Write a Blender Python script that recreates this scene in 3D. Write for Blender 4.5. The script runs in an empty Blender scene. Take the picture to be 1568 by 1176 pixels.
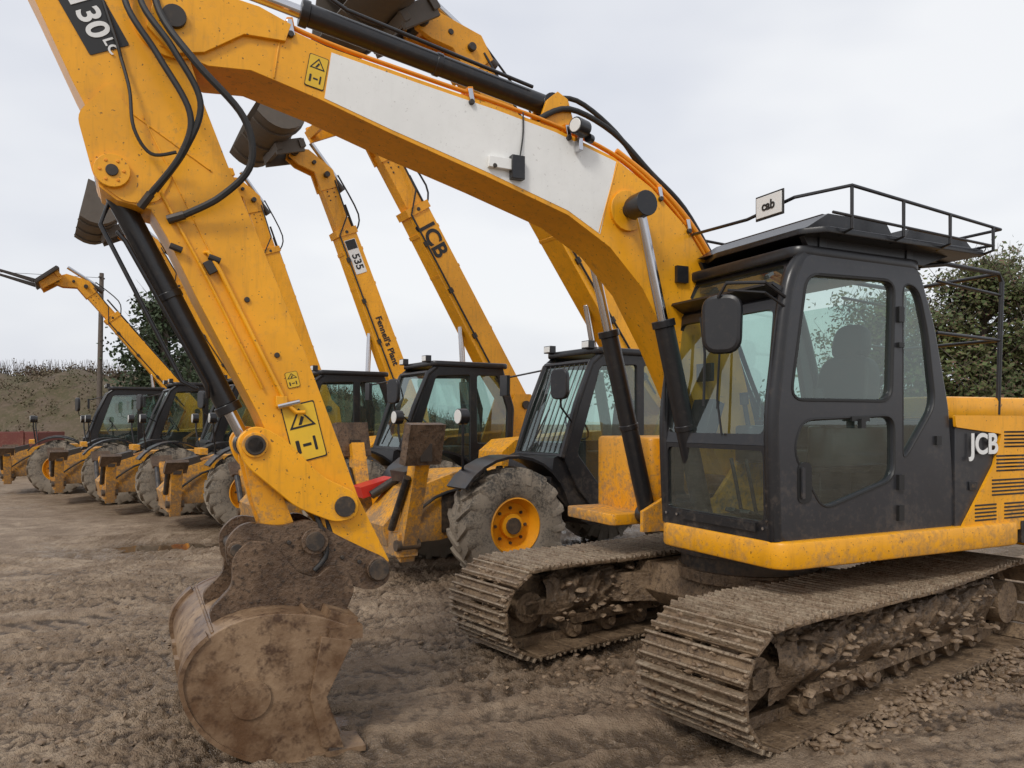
import bpy, math, random
import numpy as np
from mathutils import Vector, Matrix, noise
random.seed(7); np.random.seed(7)
sc=bpy.context.scene; COL=sc.collection
R=math.radians

# ---------------------------------------------------------------- materials
def newmat(name):
    m=bpy.data.materials.new(name); m.use_nodes=True
    nt=m.node_tree; b=nt.nodes['Principled BSDF']
    return m,nt,b
def N(nt,t,**k):
    n=nt.nodes.new(t)
    for a,v in k.items(): setattr(n,a,v)
    return n
def noise_n(nt,scale,detail=5,rough=.55,coord='Object',vec=None):
    n=N(nt,'ShaderNodeTexNoise')
    n.inputs['Scale'].default_value=scale; n.inputs['Detail'].default_value=detail; n.inputs['Roughness'].default_value=rough
    if vec is None: vec=N(nt,'ShaderNodeTexCoord').outputs[coord]
    nt.links.new(vec,n.inputs['Vector']); return n
def ramp(nt,src,p0,p1,c0=(0,0,0,1),c1=(1,1,1,1)):
    r=N(nt,'ShaderNodeValToRGB'); r.color_ramp.elements[0].position=p0; r.color_ramp.elements[1].position=p1
    r.color_ramp.elements[0].color=c0; r.color_ramp.elements[1].color=c1
    nt.links.new(src,r.inputs['Fac']); return r
def mix(nt,fac,a,b,mode='MIX'):
    m=N(nt,'ShaderNodeMixRGB',blend_type=mode)
    for s,v in ((m.inputs['Fac'],fac),(m.inputs['Color1'],a),(m.inputs['Color2'],b)):
        if isinstance(v,(int,float)): s.default_value=v
        elif isinstance(v,tuple): s.default_value=v if len(v)==4 else (*v,1)
        else: nt.links.new(v,s)
    return m
def bump(nt,b,src,strength=.3,dist=.01):
    bp=N(nt,'ShaderNodeBump'); bp.inputs['Strength'].default_value=strength; bp.inputs['Distance'].default_value=dist
    nt.links.new(src,bp.inputs['Height']); nt.links.new(bp.outputs['Normal'],b.inputs['Normal'])
def mth(nt,op,a,b=None):
    m=N(nt,'ShaderNodeMath',operation=op)
    for i,v in enumerate((a,b)):
        if v is None: continue
        if isinstance(v,(int,float)): m.inputs[i].default_value=v
        else: nt.links.new(v,m.inputs[i])
    return m.outputs[0]
MUD=(.24,.16,.095)
def painted(name,col,rough=.38,dirt=.5,metal=0,mudh=1.0,mudcol=MUD,scale=2.5,bmp=0,streak=0,var_lo=.86):
    m,nt,b=newmat(name)
    n1=noise_n(nt,scale,4,.65); n2=noise_n(nt,scale*9,3,.7)
    var=mix(nt,ramp(nt,n1.outputs['Fac'],.35,.7).outputs[0],tuple(c*var_lo for c in col),tuple(min(1,c*1.05) for c in col))
    g=N(nt,'ShaderNodeNewGeometry'); sx=N(nt,'ShaderNodeSeparateXYZ'); nt.links.new(g.outputs['Position'],sx.inputs[0])
    hz=mth(nt,'DIVIDE',sx.outputs['Z'],mudh*1.6); hz=mth(nt,'SUBTRACT',1.0,hz); hz=mth(nt,'MAXIMUM',hz,0.0)
    s=mth(nt,'MULTIPLY',hz,.35); s=mth(nt,'ADD',s,mth(nt,'MULTIPLY',n1.outputs['Fac'],.55)); s=mth(nt,'ADD',s,mth(nt,'MULTIPLY',n2.outputs['Fac'],.45))
    f=ramp(nt,s,.61,.78).outputs[0]
    f2=mth(nt,'MULTIPLY',f,dirt)
    dust=mth(nt,'MULTIPLY',ramp(nt,n2.outputs['Fac'],.52,.76).outputs[0],dirt*.32)
    a=mix(nt,dust,var.outputs[0],mudcol); a=mix(nt,f2,a.outputs[0],mudcol)
    if streak:
        mp=N(nt,'ShaderNodeMapping'); mp.inputs['Scale'].default_value=(9,9,1.1); tc=N(nt,'ShaderNodeTexCoord'); nt.links.new(tc.outputs['Object'],mp.inputs[0])
        n3=noise_n(nt,1.6,3,.75,vec=mp.outputs[0]); st=mth(nt,'MULTIPLY',ramp(nt,n3.outputs['Fac'],.54,.74).outputs[0],streak)
        a=mix(nt,st,a.outputs[0],tuple(c*.42+.015 for c in col))
        n4=noise_n(nt,48,2,.6); ch=mth(nt,'MULTIPLY',ramp(nt,n4.outputs['Fac'],.67,.71).outputs[0],min(.85,streak*3))
        a=mix(nt,ch,a.outputs[0],(.10,.05,.02))
    nt.links.new(a.outputs[0],b.inputs['Base Color'])
    rr=mix(nt,f2,(rough,)*3,(.85,)*3); nt.links.new(rr.outputs[0],b.inputs['Roughness'])
    b.inputs['Metallic'].default_value=metal
    if bmp: bump(nt,b,s,bmp,.01)
    return m
YEL=painted('yellow_paint',(.92,.41,.010),.36,.58,streak=.45)
YELF=painted('yellow_paint_weathered',(.87,.38,.012),.42,.92,mudh=1.4,streak=.6)
YELR=painted('yellow_wheel_rim',(.90,.38,.01),.42,.3,mudh=.4)
ORG=painted('yellow_pipe',(.85,.30,.01),.4,.3)
WHT=painted('white_paint',(.83,.83,.80),.4,.12,streak=.07,var_lo=.96)
BLK=painted('black_paint',(.016,.016,.018),.30,.35,mudcol=(.16,.12,.085))
GRY=painted('dark_grey_panel',(.034,.035,.040),.28,.35,mudh=1.1,mudcol=(.14,.105,.075))
RUB=painted('rubber',(.02,.02,.02),.6,.2)
STL=painted('chrome_rod',(.62,.62,.64),.16,.1,metal=1)
DKM=painted('greasy_metal',(.05,.042,.036),.5,.8,metal=.3,mudcol=(.16,.11,.07))
REDP=painted('red_paint',(.62,.03,.02),.4,.3)
RDB=painted('weathered_red_paint',(.15,.035,.025),.6,.7)
TYRE=painted('tyre_rubber',(.055,.052,.048),.85,.85,mudh=1.8,mudcol=(.30,.25,.19),scale=5,bmp=.4)
BKT=painted('grey_bucket_steel',(.13,.11,.09),.6,.7,metal=.2,mudcol=(.22,.16,.1))
def muddy(name,c0,c1,c2,scale=6,rough=.8,bs=.8,metal=0,det=6):
    m,nt,b=newmat(name)
    n1=noise_n(nt,scale,det,.68); n2=noise_n(nt,scale*6,3,.75)
    a=mix(nt,ramp(nt,n1.outputs['Fac'],.38,.62).outputs[0],c0,c1); a=mix(nt,ramp(nt,n2.outputs['Fac'],.5,.68).outputs[0],a.outputs[0],c2)
    nt.links.new(a.outputs[0],b.inputs['Base Color'])
    nt.links.new(ramp(nt,n1.outputs['Fac'],.3,.7,(rough-.3,)*3+(1,),(rough+.1,)*3+(1,)).outputs[0],b.inputs['Roughness'])
    b.inputs['Metallic'].default_value=metal
    if bs:
        s=mth(nt,'ADD',n1.outputs['Fac'],mth(nt,'MULTIPLY',n2.outputs['Fac'],.5)); bump(nt,b,s,bs,.03)
    return m
BUCK=muddy('muddy_bucket_steel',(.12,.064,.033),(.31,.205,.12),(.08,.043,.024),2.0,.52,.35)
BUCK2=muddy('rusty_hitch_steel',(.085,.052,.032),(.18,.115,.07),(.045,.03,.02),6,.55,.5,.2)
TRK=muddy('muddy_track_steel',(.125,.08,.045),(.25,.17,.10),(.07,.045,.028),5,.7,1,.1)
TRKR=muddy('worn_grouser_steel',(.24,.17,.11),(.36,.285,.20),(.12,.08,.05),9,.5,.6,.3)
CLOD=muddy('mud_clod',(.17,.112,.068),(.29,.205,.13),(.11,.073,.045),9,.7,0,det=3)
CAKE=muddy('caked_mud',(.09,.058,.033),(.21,.14,.082),(.05,.033,.02),6,.62,1.0)
def glassmat(name,tint,refl=1.0,film=.1):
    m=bpy.data.materials.new(name); m.use_nodes=True; nt=m.node_tree; nt.nodes.clear()
    o=N(nt,'ShaderNodeOutputMaterial'); t=N(nt,'ShaderNodeBsdfTransparent'); t.inputs[0].default_value=(*tint,1)
    g=N(nt,'ShaderNodeBsdfGlossy'); g.inputs['Roughness'].default_value=.02; g.inputs['Color'].default_value=(.85,.95,.93,1)
    lw=N(nt,'ShaderNodeLayerWeight'); lw.inputs['Blend'].default_value=.5
    f=mth(nt,'ADD',mth(nt,'MULTIPLY',mth(nt,'POWER',lw.outputs['Facing'],4.0),.8),.055*refl)
    n=noise_n(nt,3,3,.7); d=ramp(nt,n.outputs['Fac'],.42,.75,(.3,.3,.3,1))
    mx=N(nt,'ShaderNodeMixShader'); nt.links.new(f,mx.inputs[0]); nt.links.new(t.outputs[0],mx.inputs[1]); nt.links.new(g.outputs[0],mx.inputs[2])
    df=N(nt,'ShaderNodeBsdfDiffuse'); df.inputs[0].default_value=(.34,.34,.31,1)
    mx2=N(nt,'ShaderNodeMixShader'); nt.links.new(mth(nt,'MULTIPLY',d.outputs[0],film),mx2.inputs[0])
    nt.links.new(mx.outputs[0],mx2.inputs[1]); nt.links.new(df.outputs[0],mx2.inputs[2]); nt.links.new(mx2.outputs[0],o.inputs[0])
    return m
GLS=glassmat('cab_glass',(.62,.77,.72),2.3,.10)
LENS,_nt,_b=newmat('lamp_lens'); _b.inputs['Base Color'].default_value=(.75,.75,.72,1); _b.inputs['Roughness'].default_value=.15
LBL=painted('label_yellow',(.80,.50,.03),.5,.2)
BLKF,_nt,_b=newmat('black_decal'); _b.inputs['Base Color'].default_value=(.015,.015,.015,1); _b.inputs['Roughness'].default_value=.5
WHF,_nt,_b=newmat('white_decal'); _b.inputs['Base Color'].default_value=(.78,.78,.76,1); _b.inputs['Roughness'].default_value=.5

# ---------------------------------------------------------------- mesh builder
def fillet(pts,r,seg=4):
    out=[]; n=len(pts)
    for i in range(n):
        p=Vector(pts[i]); a=Vector(pts[i-1])-p; b=Vector(pts[(i+1)%n])-p
        ra=min(r,a.length*.45); rb=min(r,b.length*.45)
        pa=p+a.normalized()*ra; pb=p+b.normalized()*rb
        for k in range(seg+1):
            t=k/seg; out.append(tuple(pa*(1-t)**2+p*2*t*(1-t)+pb*t*t))
    return out
def curve_mesh(outlines,t,bev=0.0):
    cu=bpy.data.curves.new('tmp','CURVE'); cu.dimensions='2D'; cu.fill_mode='BOTH'; cu.extrude=t/2; cu.bevel_depth=bev; cu.bevel_resolution=1
    for o in outlines:
        s=cu.splines.new('POLY'); s.points.add(len(o)-1); s.use_cyclic_u=True
        for i,p in enumerate(o): s.points[i].co=(p[0],p[1],0,1)
    return _conv(cu)
def text_mesh(body,size,ext=.002,bold=True):
    cu=bpy.data.curves.new('tmp','FONT'); cu.body=body; cu.size=size; cu.extrude=ext; cu.align_x='CENTER'; cu.align_y='CENTER'
    if bold: cu.offset=size*.025
    return _conv(cu)
def _conv(cu):
    ob=bpy.data.objects.new('tmp',cu); COL.objects.link(ob)
    dg=bpy.context.evaluated_depsgraph_get(); me=bpy.data.meshes.new_from_object(ob.evaluated_get(dg))
    bpy.data.objects.remove(ob); return me
XZ=Matrix.Rotation(R(90),4,'X')
class MB:
    def __init__(s,name,mats,parent=None):
        s.name=name; s.mats=mats; s.v=[]; s.f=[]; s.mi=[]; s.M=Matrix.Identity(4); s.parent=parent
    def idx(s,m):
        if m not in s.mats: s.mats.append(m)
        return s.mats.index(m)
    def add(s,vs,fs,m):
        o=len(s.v); M=s.M; s.v+= [tuple(M@Vector(v)) for v in vs]; s.f+=[[i+o for i in f] for f in fs]; s.mi+=[s.idx(m)]*len(fs)
    def box(s,c,d,m,rot=None):
        hx,hy,hz=d[0]/2,d[1]/2,d[2]/2
        vs=[Vector((x,y,z)) for x in(-hx,hx) for y in(-hy,hy) for z in(-hz,hz)]
        if rot is not None:
            Rm=rot if isinstance(rot,Matrix) else (Matrix.Rotation(rot[2],3,'Z')@Matrix.Rotation(rot[1],3,'Y')@Matrix.Rotation(rot[0],3,'X'))
            vs=[Rm@v for v in vs]
        vs=[v+Vector(c) for v in vs]
        s.add(vs,[(0,1,3,2),(4,6,7,5),(0,4,5,1),(2,3,7,6),(0,2,6,4),(1,5,7,3)],m)
    def bb(s,x0,x1,y0,y1,z0,z1,m): s.box(((x0+x1)/2,(y0+y1)/2,(z0+z1)/2),(abs(x1-x0),abs(y1-y0),abs(z1-z0)),m)
    def prism(s,p,y0,y1,m):
        n=len(p); vs=[(a,y0,b) for a,b in p]+[(a,y1,b) for a,b in p]
        s.add(vs,[tuple(range(n)),tuple(range(2*n-1,n-1,-1))]+[(i,i+n,(i+1)%n+n,(i+1)%n) for i in range(n)],m)
    def strip(s,o,inn,y0,y1,m):
        n=len(o); vs=[(a,y0,b) for a,b in o]+[(a,y1,b) for a,b in o]+[(a,y0,b) for a,b in inn]+[(a,y1,b) for a,b in inn]
        fs=[]
        for i in range(n-1):
            fs+=[(i,i+1,n+i+1,n+i),(2*n+i,3*n+i,3*n+i+1,2*n+i+1),(i,2*n+i,2*n+i+1,i+1),(n+i,n+i+1,3*n+i+1,3*n+i)]
        fs+=[(0,n,3*n,2*n),(n-1,3*n-1,4*n-1,2*n-1)]
        s.add(vs,fs,m)
    def cyl(s,p0,p1,r0,m,r1=None,n=20):
        r1=r0 if r1 is None else r1; p0=Vector(p0); p1=Vector(p1); d=(p1-p0).normalized(); a=d.orthogonal().normalized(); b=d.cross(a)
        vs=[p0+(a*math.cos(2*math.pi*i/n)+b*math.sin(2*math.pi*i/n))*r0 for i in range(n)]+[p1+(a*math.cos(2*math.pi*i/n)+b*math.sin(2*math.pi*i/n))*r1 for i in range(n)]
        s.add(vs,[tuple(range(n-1,-1,-1)),tuple(range(n,2*n))]+[(i,(i+1)%n,(i+1)%n+n,i+n) for i in range(n)],m)
    def tube(s,pts,r,m,n=8,smooth=0):
        pts=[Vector(p) for p in pts]
        if smooth:
            q=[]
            for i in range(len(pts)-1):
                p0=pts[max(i-1,0)];p1=pts[i];p2=pts[i+1];p3=pts[min(i+2,len(pts)-1)]
                for k in range(smooth):
                    t=k/smooth; q.append(.5*((2*p1)+(p2-p0)*t+(2*p0-5*p1+4*p2-p3)*t*t+(3*p1-p0-3*p2+p3)*t**3))
            pts=q+[pts[-1]]
        vs=[];a=None
        for i,p in enumerate(pts):
            d=(pts[min(i+1,len(pts)-1)]-pts[max(i-1,0)]).normalized()
            a=d.orthogonal().normalized() if a is None else (a-d*a.dot(d)).normalized()
            b=d.cross(a); rr=r[i] if isinstance(r,(list,tuple)) else r
            vs+=[p+(a*math.cos(2*math.pi*k/n)+b*math.sin(2*math.pi*k/n))*rr for k in range(n)]
        fs=[(i*n+k,i*n+(k+1)%n,(i+1)*n+(k+1)%n,(i+1)*n+k) for i in range(len(pts)-1) for k in range(n)]
        L=(len(pts)-1)*n
        fs+=[tuple(range(n-1,-1,-1)),tuple(range(L,L+n))]
        s.add(vs,fs,m)
    def rev(s,prof,c,m,n=40):
        k=len(prof); vs=[(c[0]+r*math.cos(2*math.pi*i/n),c[1]+y,c[2]+r*math.sin(2*math.pi*i/n)) for i in range(n) for r,y in prof]
        fs=[(i*k+j,i*k+j+1,((i+1)%n)*k+j+1,((i+1)%n)*k+j) for i in range(n) for j in range(k-1)]
        s.add(vs,fs,m)
    def mesh(s,me,M,m):
        s.add([M@v.co for v in me.vertices],[tuple(p.vertices) for p in me.polygons],m); bpy.data.meshes.remove(me)
    def plate(s,outl,holes,y,t,m,r=.04,bev=.0,hr=None):
        me=curve_mesh([fillet(outl,r)]+[fillet(h,hr or r) for h in holes],t,bev); s.mesh(me,Matrix.Translation((0,y,0))@XZ,m)
    def plateM(s,outl,holes,M,t,m,r=.04,bev=0.):
        me=curve_mesh([fillet(outl,r)]+[fillet(h,r) for h in holes],t,bev); s.mesh(me,M,m)
    def text(s,body,size,x,z,y,dx,dz,m,sx=1):
        X=Vector((dx,0,dz)).normalized(); Nn=Vector((0,1,0)); Y=Nn.cross(X)
        M=Matrix(((X.x*sx,Y.x,Nn.x,x),(X.y*sx,Y.y,Nn.y,y),(X.z*sx,Y.z,Nn.z,z),(0,0,0,1)))
        s.mesh(text_mesh(body,size),M,m)
    def done(s,bevel=0.,angle=35,seg=2,loc=None,rot=None,smooth=True):
        me=bpy.data.meshes.new(s.name); me.from_pydata(s.v,[],s.f); me.polygons.foreach_set('material_index',s.mi)
        for m in s.mats: me.materials.append(m)
        import bmesh
        bm=bmesh.new(); bm.from_mesh(me); bmesh.ops.recalc_face_normals(bm,faces=bm.faces); bm.to_mesh(me); bm.free()
        if smooth:
            me.polygons.foreach_set('use_smooth',[True]*len(me.polygons)); me.set_sharp_from_angle(angle=R(angle))
        me.update(); ob=bpy.data.objects.new(s.name,me); COL.objects.link(ob)
        if s.parent: ob.parent=s.parent
        if loc: ob.location=loc
        if rot: ob.rotation_euler=rot
        if bevel:
            b=ob.modifiers.new('bevel','BEVEL'); b.width=bevel; b.segments=seg; b.limit_method='ANGLE'; b.angle_limit=R(40)
        return ob
def empty(name,loc,rz):
    e=bpy.data.objects.new(name,None); COL.objects.link(e); e.location=loc; e.rotation_euler=(0,0,rz); return e

# ================================================================ EXCAVATOR
EX=empty('excavator',(1.862,6.051,0),R(206))
b=MB('boom',[YEL],EX)
BT=[(4.22,3.72),(4.25,3.81),(4.2,3.94),(3.95,4.02),(3.74,4.0),(3.35,3.90),(2.8,3.82),(2.28,3.75),(1.85,3.68),(1.39,3.56),(1.07,3.39),(.78,3.16),(.51,2.83),(.30,2.35),(.12,1.75),(.05,1.4),(.2,1.25),(.42,1.35),(.62,1.75),(.9,2.28),(1.15,2.68),(1.42,2.94),(1.75,3.12),(2.33,3.29),(2.96,3.46),(3.39,3.59),(3.76,3.68),(3.98,3.66)]
b.prism(BT,-.19,.19,YEL)
TOP=[(3.74,4.0),(3.35,3.90),(2.8,3.82),(2.28,3.75),(1.85,3.68),(1.39,3.56),(1.07,3.39),(.78,3.16),(.51,2.83),(.30,2.35)]
TC=[(4.28,3.8),(4.24,3.98),(4.0,4.06),(3.72,4.03),(3.55,3.97),(3.58,3.87),(3.8,3.86),(4.0,3.72),(4.16,3.68)]
b.prism(TC,.17,.215,YEL); b.prism(TC,-.215,-.17,YEL)
b.tube([(3.60,.192,3.95),(3.64,.192,3.66)],.006,YEL,6); b.tube([(1.36,.192,3.53),(1.51,.192,3.03)],.005,YEL,6)
b.cyl((4.15,-.24,3.87),(4.15,.24,3.87),.06,DKM)
b.cyl((1.284,-.42,3.2),(1.284,.42,3.2),.05,DKM); b.cyl((1.284,-.215,3.2),(1.284,.215,3.2),.14,YEL)
b.cyl((1.284,.30,3.2),(1.284,.43,3.2),.085,BLK); b.cyl((1.284,-.43,3.2),(1.284,-.30,3.2),.085,BLK)
for y in(-.09,.09): b.prism([(1.95,3.66),(1.86,3.90),(1.78,3.97),(1.70,3.93),(1.6,3.6)],y-.015,y+.015,YEL)
b.done(.012)
w=MB('boom_white_panel',[WHT],EX)
WP=[(3.32,3.870),(2.8,3.795),(2.28,3.725),(1.85,3.655),(1.37,3.53),(1.50,3.02),(1.75,3.15),(2.33,3.32),(2.96,3.485),(3.36,3.60)]
w.prism(WP,.188,.1925,WHT); w.prism(WP,-.1925,-.188,WHT)
w.done()
p=MB('boom_pipes',[ORG],EX)
for y,dz,m,r in((.17,.035,ORG,.012),(.13,.05,ORG,.012),(-.15,.04,ORG,.014),(.09,.035,ORG,.01)):
    p.tube([(s,y,z+dz) for s,z in TOP],r,m,8,smooth=4)
p.tube([(1.95,.14,3.74),(1.7,.12,3.86),(1.35,.12,3.76),(1.05,.14,3.52),(.75,.14,3.3),(.45,.12,2.95)],.02,RUB,8,smooth=5)
p.tube([(1.85,.05,3.92),(1.6,.05,3.96),(1.3,.08,3.78),(1.1,.1,3.55)],.018,RUB,8,smooth=5)
p.tube([(1.35,.16,3.62),(1.05,.17,3.45),(.74,.18,3.2),(.45,.18,2.85)],.02,ORG,8,smooth=5)
for s,z in((3.55,3.97),(2.45,3.79),(1.0,3.37),(.75,3.17),(1.75,3.68)):
    p.box((s,.13,z+.025),(.035,.13,.05),ORG,(0,R(12),0))
    p.cyl((s,.19,z-.05),(s,.215,z-.05),.018,DKM,n=8); p.box((s,.198,z-.01),(.03,.012,.09),STL,(0,R(12),0))
p.cyl((1.66,.26,3.68),(1.76,.30,3.68),.055,BLK); p.cyl((1.755,.298,3.68),(1.765,.302,3.68),.045,LENS); p.box((1.69,.23,3.60),(.03,.06,.12),STL)
p.cyl((1.60,.24,3.63),(1.64,.26,3.63),.03,BLK)
p.box((2.14,.215,3.37),(.09,.05,.15),BLK); p.box((2.26,.21,3.385),(.16,.03,.07),WHT); p.cyl((2.3,.215,3.36),(2.3,.23,3.36),.015,DKM,n=8)
p.tube([(2.12,.215,3.44),(2.09,.2,3.6),(2.09,.2,3.74)],.006,RUB,6,smooth=4)
p.done(.004)
c=MB('hydraulic_cylinders',[BLK],EX)
def ram(P,Q,t,rb,rr,cb=BLK):
    P=Vector(P);Q=Vector(Q); d=(P-Q).normalized(); mpt=Q+(P-Q)*t
    c.cyl(Q,mpt,rb,cb,n=24); c.cyl(mpt,mpt+d*.05,rb*1.18,cb,n=24); c.cyl(mpt,P,rr,STL,n=16)
    for X in(P,Q): c.cyl(X-Vector((0,.07,0)),X+Vector((0,.07,0)),rb*1.15,BLK,n=20)
    c.cyl(Q+(P-Q)*t*.5-d*.02,Q+(P-Q)*t*.5+d*.02,rb*1.1,cb,n=24)
for y in(-.34,.34): ram((1.284,y,3.2),(.72,y,1.02),.63,.068,.036)
ram((4.74,0,4.36),(1.79,0,3.90),.55,.066,.038)
c.tube([(1.95,.07,3.98),(3.2,.07,4.20),(3.3,.05,4.26)],.013,BLK,8)
ram((3.76,0,1.62),(4.455,0,3.03),.84,.062,.036)
c.tube([(4.42,.075,2.75),(4.38,.08,2.7),(3.98,.08,1.95),(3.97,.05,1.88)],.013,BLK,8)
c.tube([(4.45,-.02,2.95),(4.50,-.02,2.80),(4.1,-.02,1.97),(4.02,-.01,1.93)],.013,BLK,8)
c.done(.004)
d=MB('dipper_arm',[YEL],EX)
DP=[(4.92,4.14),(4.79,3.86),(4.62,3.47),(4.50,3.23),(4.53,3.08),(4.50,2.95),(4.42,2.89),(4.26,2.86),(4.18,2.72),(4.04,2.42),(3.72,1.79),(3.64,1.60),(3.42,1.22),(3.17,.92),(3.10,.80),(3.0,.80),(2.97,.92),(3.02,1.02),(3.16,1.31),(3.27,1.62),(3.49,2.21),(3.71,2.75),(3.88,3.15),(4.00,3.46),(4.08,3.72),(4.23,3.90),(4.42,4.05),(4.56,4.22),(4.72,4.42),(4.85,4.38)]
d.prism(DP,-.165,.165,YEL)
d.plate([(4.60,3.30),(4.52,2.98),(4.38,2.88),(4.22,2.9),(4.15,3.05),(4.45,3.5)],[], .168,.012,YEL,.05)
d.cyl((4.44,-.2,3.03),(4.44,.205,3.03),.085,YEL); d.cyl((4.44,.2,3.03),(4.44,.215,3.03),.03,DKM)
for a in range(6): d.cyl((4.44+.055*math.cos(a*1.047),.2,3.03+.055*math.sin(a*1.047)),(4.44+.055*math.cos(a*1.047),.21,3.03+.055*math.sin(a*1.047)),.008,ORG,n=8)
d.cyl((3.25,-.2,1.26),(3.25,.235,1.26),.06,DKM); d.cyl((3.05,-.24,.88),(3.05,.24,.88),.06,DKM)
d.cyl((4.15,-.19,3.87),(4.15,.185,3.87),.2,YEL,n=32)
d.tube([(4.30,.167,3.35),(3.95,.167,2.62),(3.5,.167,1.72)],.005,YEL,6); d.tube([(4.46,.167,3.42),(3.96,.167,3.10)],.005,YEL,6)
d.tube([(4.0,.15,2.66),(3.98,.19,2.66),(3.92,.195,2.56),(3.58,.195,1.86),(3.52,.2,1.80),(3.47,.2,1.80)],.013,YEL,8)
d.tube([(4.24,.18,3.0),(4.0,.185,2.55),(3.7,.185,1.93)],.008,YEL,6)
d.box((3.97,.185,2.58),(.07,.03,.05),DKM,(0,R(-60),0)); d.box((3.60,.19,1.86),(.06,.04,.06),YEL)
d.cyl((3.50,.2,1.86),(3.62,.2,1.83),.016,STL,n=10)
for s,z in((4.12,2.66),(3.93,2.62)): d.cyl((s-.01,.195,z-.005),(s+.05,.195,z+.015),.017,DKM,n=10)
for s,z in((3.78,2.42),(3.62,2.12)): d.cyl((s,.165,z),(s,.178,z),.016,DKM,n=8)
d.done(.012)
k=MB('tipping_links',[YEL],EX)
for y in(-.22,.20):
    k.plate([(3.84,1.66),(3.74,1.73),(3.60,1.66),(3.38,1.43),(3.18,1.33),(3.17,1.20),(3.30,1.17),(3.52,1.27),(3.80,1.52)],[],y,.035,YEL,.06,.005)
k.cyl((3.745,-.25,1.62),(3.745,.25,1.62),.055,DKM); k.cyl((3.745,.2,1.62),(3.745,.24,1.62),.07,YELF); k.cyl((3.745,.24,1.62),(3.745,.25,1.62),.045,DKM)
k.cyl((3.745,-.19,1.62),(3.745,.16,1.62),.08,YELF)
for y in(-.13,.1):
    k.plate([(3.80,1.58),(3.70,1.62),(3.58,1.32),(3.50,1.12),(3.52,.98),(3.64,1.0),(3.74,1.3)],[],y,.05,YELF,.05)
k.plate([(3.76,1.5),(3.70,1.5),(3.56,1.15),(3.64,1.15)],[],0,.2,YELF,.02)
k.tube([(3.55,.15,1.5),(3.40,.18,1.2),(3.35,.2,1.0),(3.42,.2,.9)],.016,RUB,8,smooth=5); k.tube([(3.5,.12,1.5),(3.35,.15,1.2),(3.30,.18,1.0)],.016,RUB,8,smooth=5)
for y in(-.19,.17):
    k.plate([(3.90,1.10),(3.80,1.20),(3.60,1.16),(3.44,1.20),(3.30,1.10),(3.10,.99),(2.98,.93),(2.97,.80),(3.08,.75),(3.22,.80),(3.36,.84),(3.55,.92),(3.74,.97),(3.88,.93)],[],y,.045,BUCK2,.06)
k.bb(3.3,3.85,-.14,.12,.93,1.07,BUCK2)
for s,z,r in((3.42,1.07,.055),(3.68,1.0,.05),(3.29,.85,.045),(3.84,1.05,.035),(3.05,.88,.05)): k.cyl((s,-.24,z),(s,.235,z),r,DKM); k.cyl((s,.19,z),(s,.225,z),r*1.4,BUCK2,n=14)
for i in range(5): k.cyl((3.16+.1*i,.19,.93+.035*i),(3.16+.1*i,.21,.93+.035*i),.014,DKM,n=6)
k.done(.008)
# ---------- bucket
u=MB('bucket',[BUCK],EX)
outer=[(3.26,.62),(3.48,.71),(3.72,.74),(3.92,.70),(4.06,.60),(4.12,.46),(4.08,.29),(3.96,.13),(3.79,.02),(3.60,-.04),(3.42,-.03)]
def shell(o,t):
    inn=[]
    for i,q in enumerate(o):
        a=Vector(o[max(i-1,0)]);bq=Vector(o[min(i+1,len(o)-1)]); dd=(bq-a).normalized(); nn=Vector((dd.y,-dd.x)); inn.append(tuple(Vector(q)+nn*t))
    return inn
def cr(pts,nk):
    P=[Vector(p) for p in pts]; q=[]
    for i in range(len(P)-1):
        p0=P[max(i-1,0)];p1=P[i];p2=P[i+1];p3=P[min(i+2,len(P)-1)]
        for kk in range(nk):
            t=kk/nk; q.append(tuple(.5*((2*p1)+(p2-p0)*t+(2*p0-5*p1+4*p2-p3)*t*t+(3*p1-p0-3*p2+p3)*t**3)))
    return q+[tuple(P[-1])]
so=cr(outer,4); inn=shell(so,.025); YN=.44
u.strip(so,inn,-.80,YN,BUCK)
endp=so+[(3.34,.06),(3.42,.28),(3.34,.48)]
for y in(YN+.015,-.815): u.mesh(curve_mesh([endp],.035,.004),Matrix.Translation((0,y,0))@XZ,BUCK)
so2=shell(so,-.022)
for y in(-.84,YN-.06): u.strip(so2[14:],so[14:],y,y+.11,BUCK)
for y in(-.35,.0): u.strip(so2[20:],so[20:],y,y+.09,BUCK)
u.mesh(curve_mesh([[(3.28,.56),(3.44,.60),(3.50,.30),(3.44,.02),(3.33,.0),(3.42,.28),(3.33,.46)]],.03,.004),Matrix.Translation((0,YN+.05,0))@XZ,BUCK)
u.cyl((3.80,YN+.02,.32),(3.80,YN+.05,.32),.10,BUCK,n=24)
u.bb(3.22,3.40,-.83,YN+.06,.57,.64,BUCK); u.bb(3.20,3.5,-.83,YN+.05,-.05,-.02,BUCK)
u.box((3.31,-.18,.67),(.16,1.22,.05),BUCK,(0,R(-20),0))
for y in(-.24,.22):
    u.plate([(3.86,1.02),(3.78,1.10),(3.66,1.08),(3.52,.90),(3.42,.86),(3.34,.93),(3.24,.90),(3.20,.78),(3.28,.60),(3.95,.62),(3.98,.74),(3.86,.86)],[],y,.04,BUCK2,.04,.004)
u.bb(3.45,3.8,-.22,.2,.72,.80,BUCK)
u.tube([(3.5,-.80,.722),(3.5,YN,.722)],.012,BUCK,6); u.tube([(3.98,-.80,.67),(3.98,YN,.67)],.010,BUCK,6)
u.done(0.)
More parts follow.
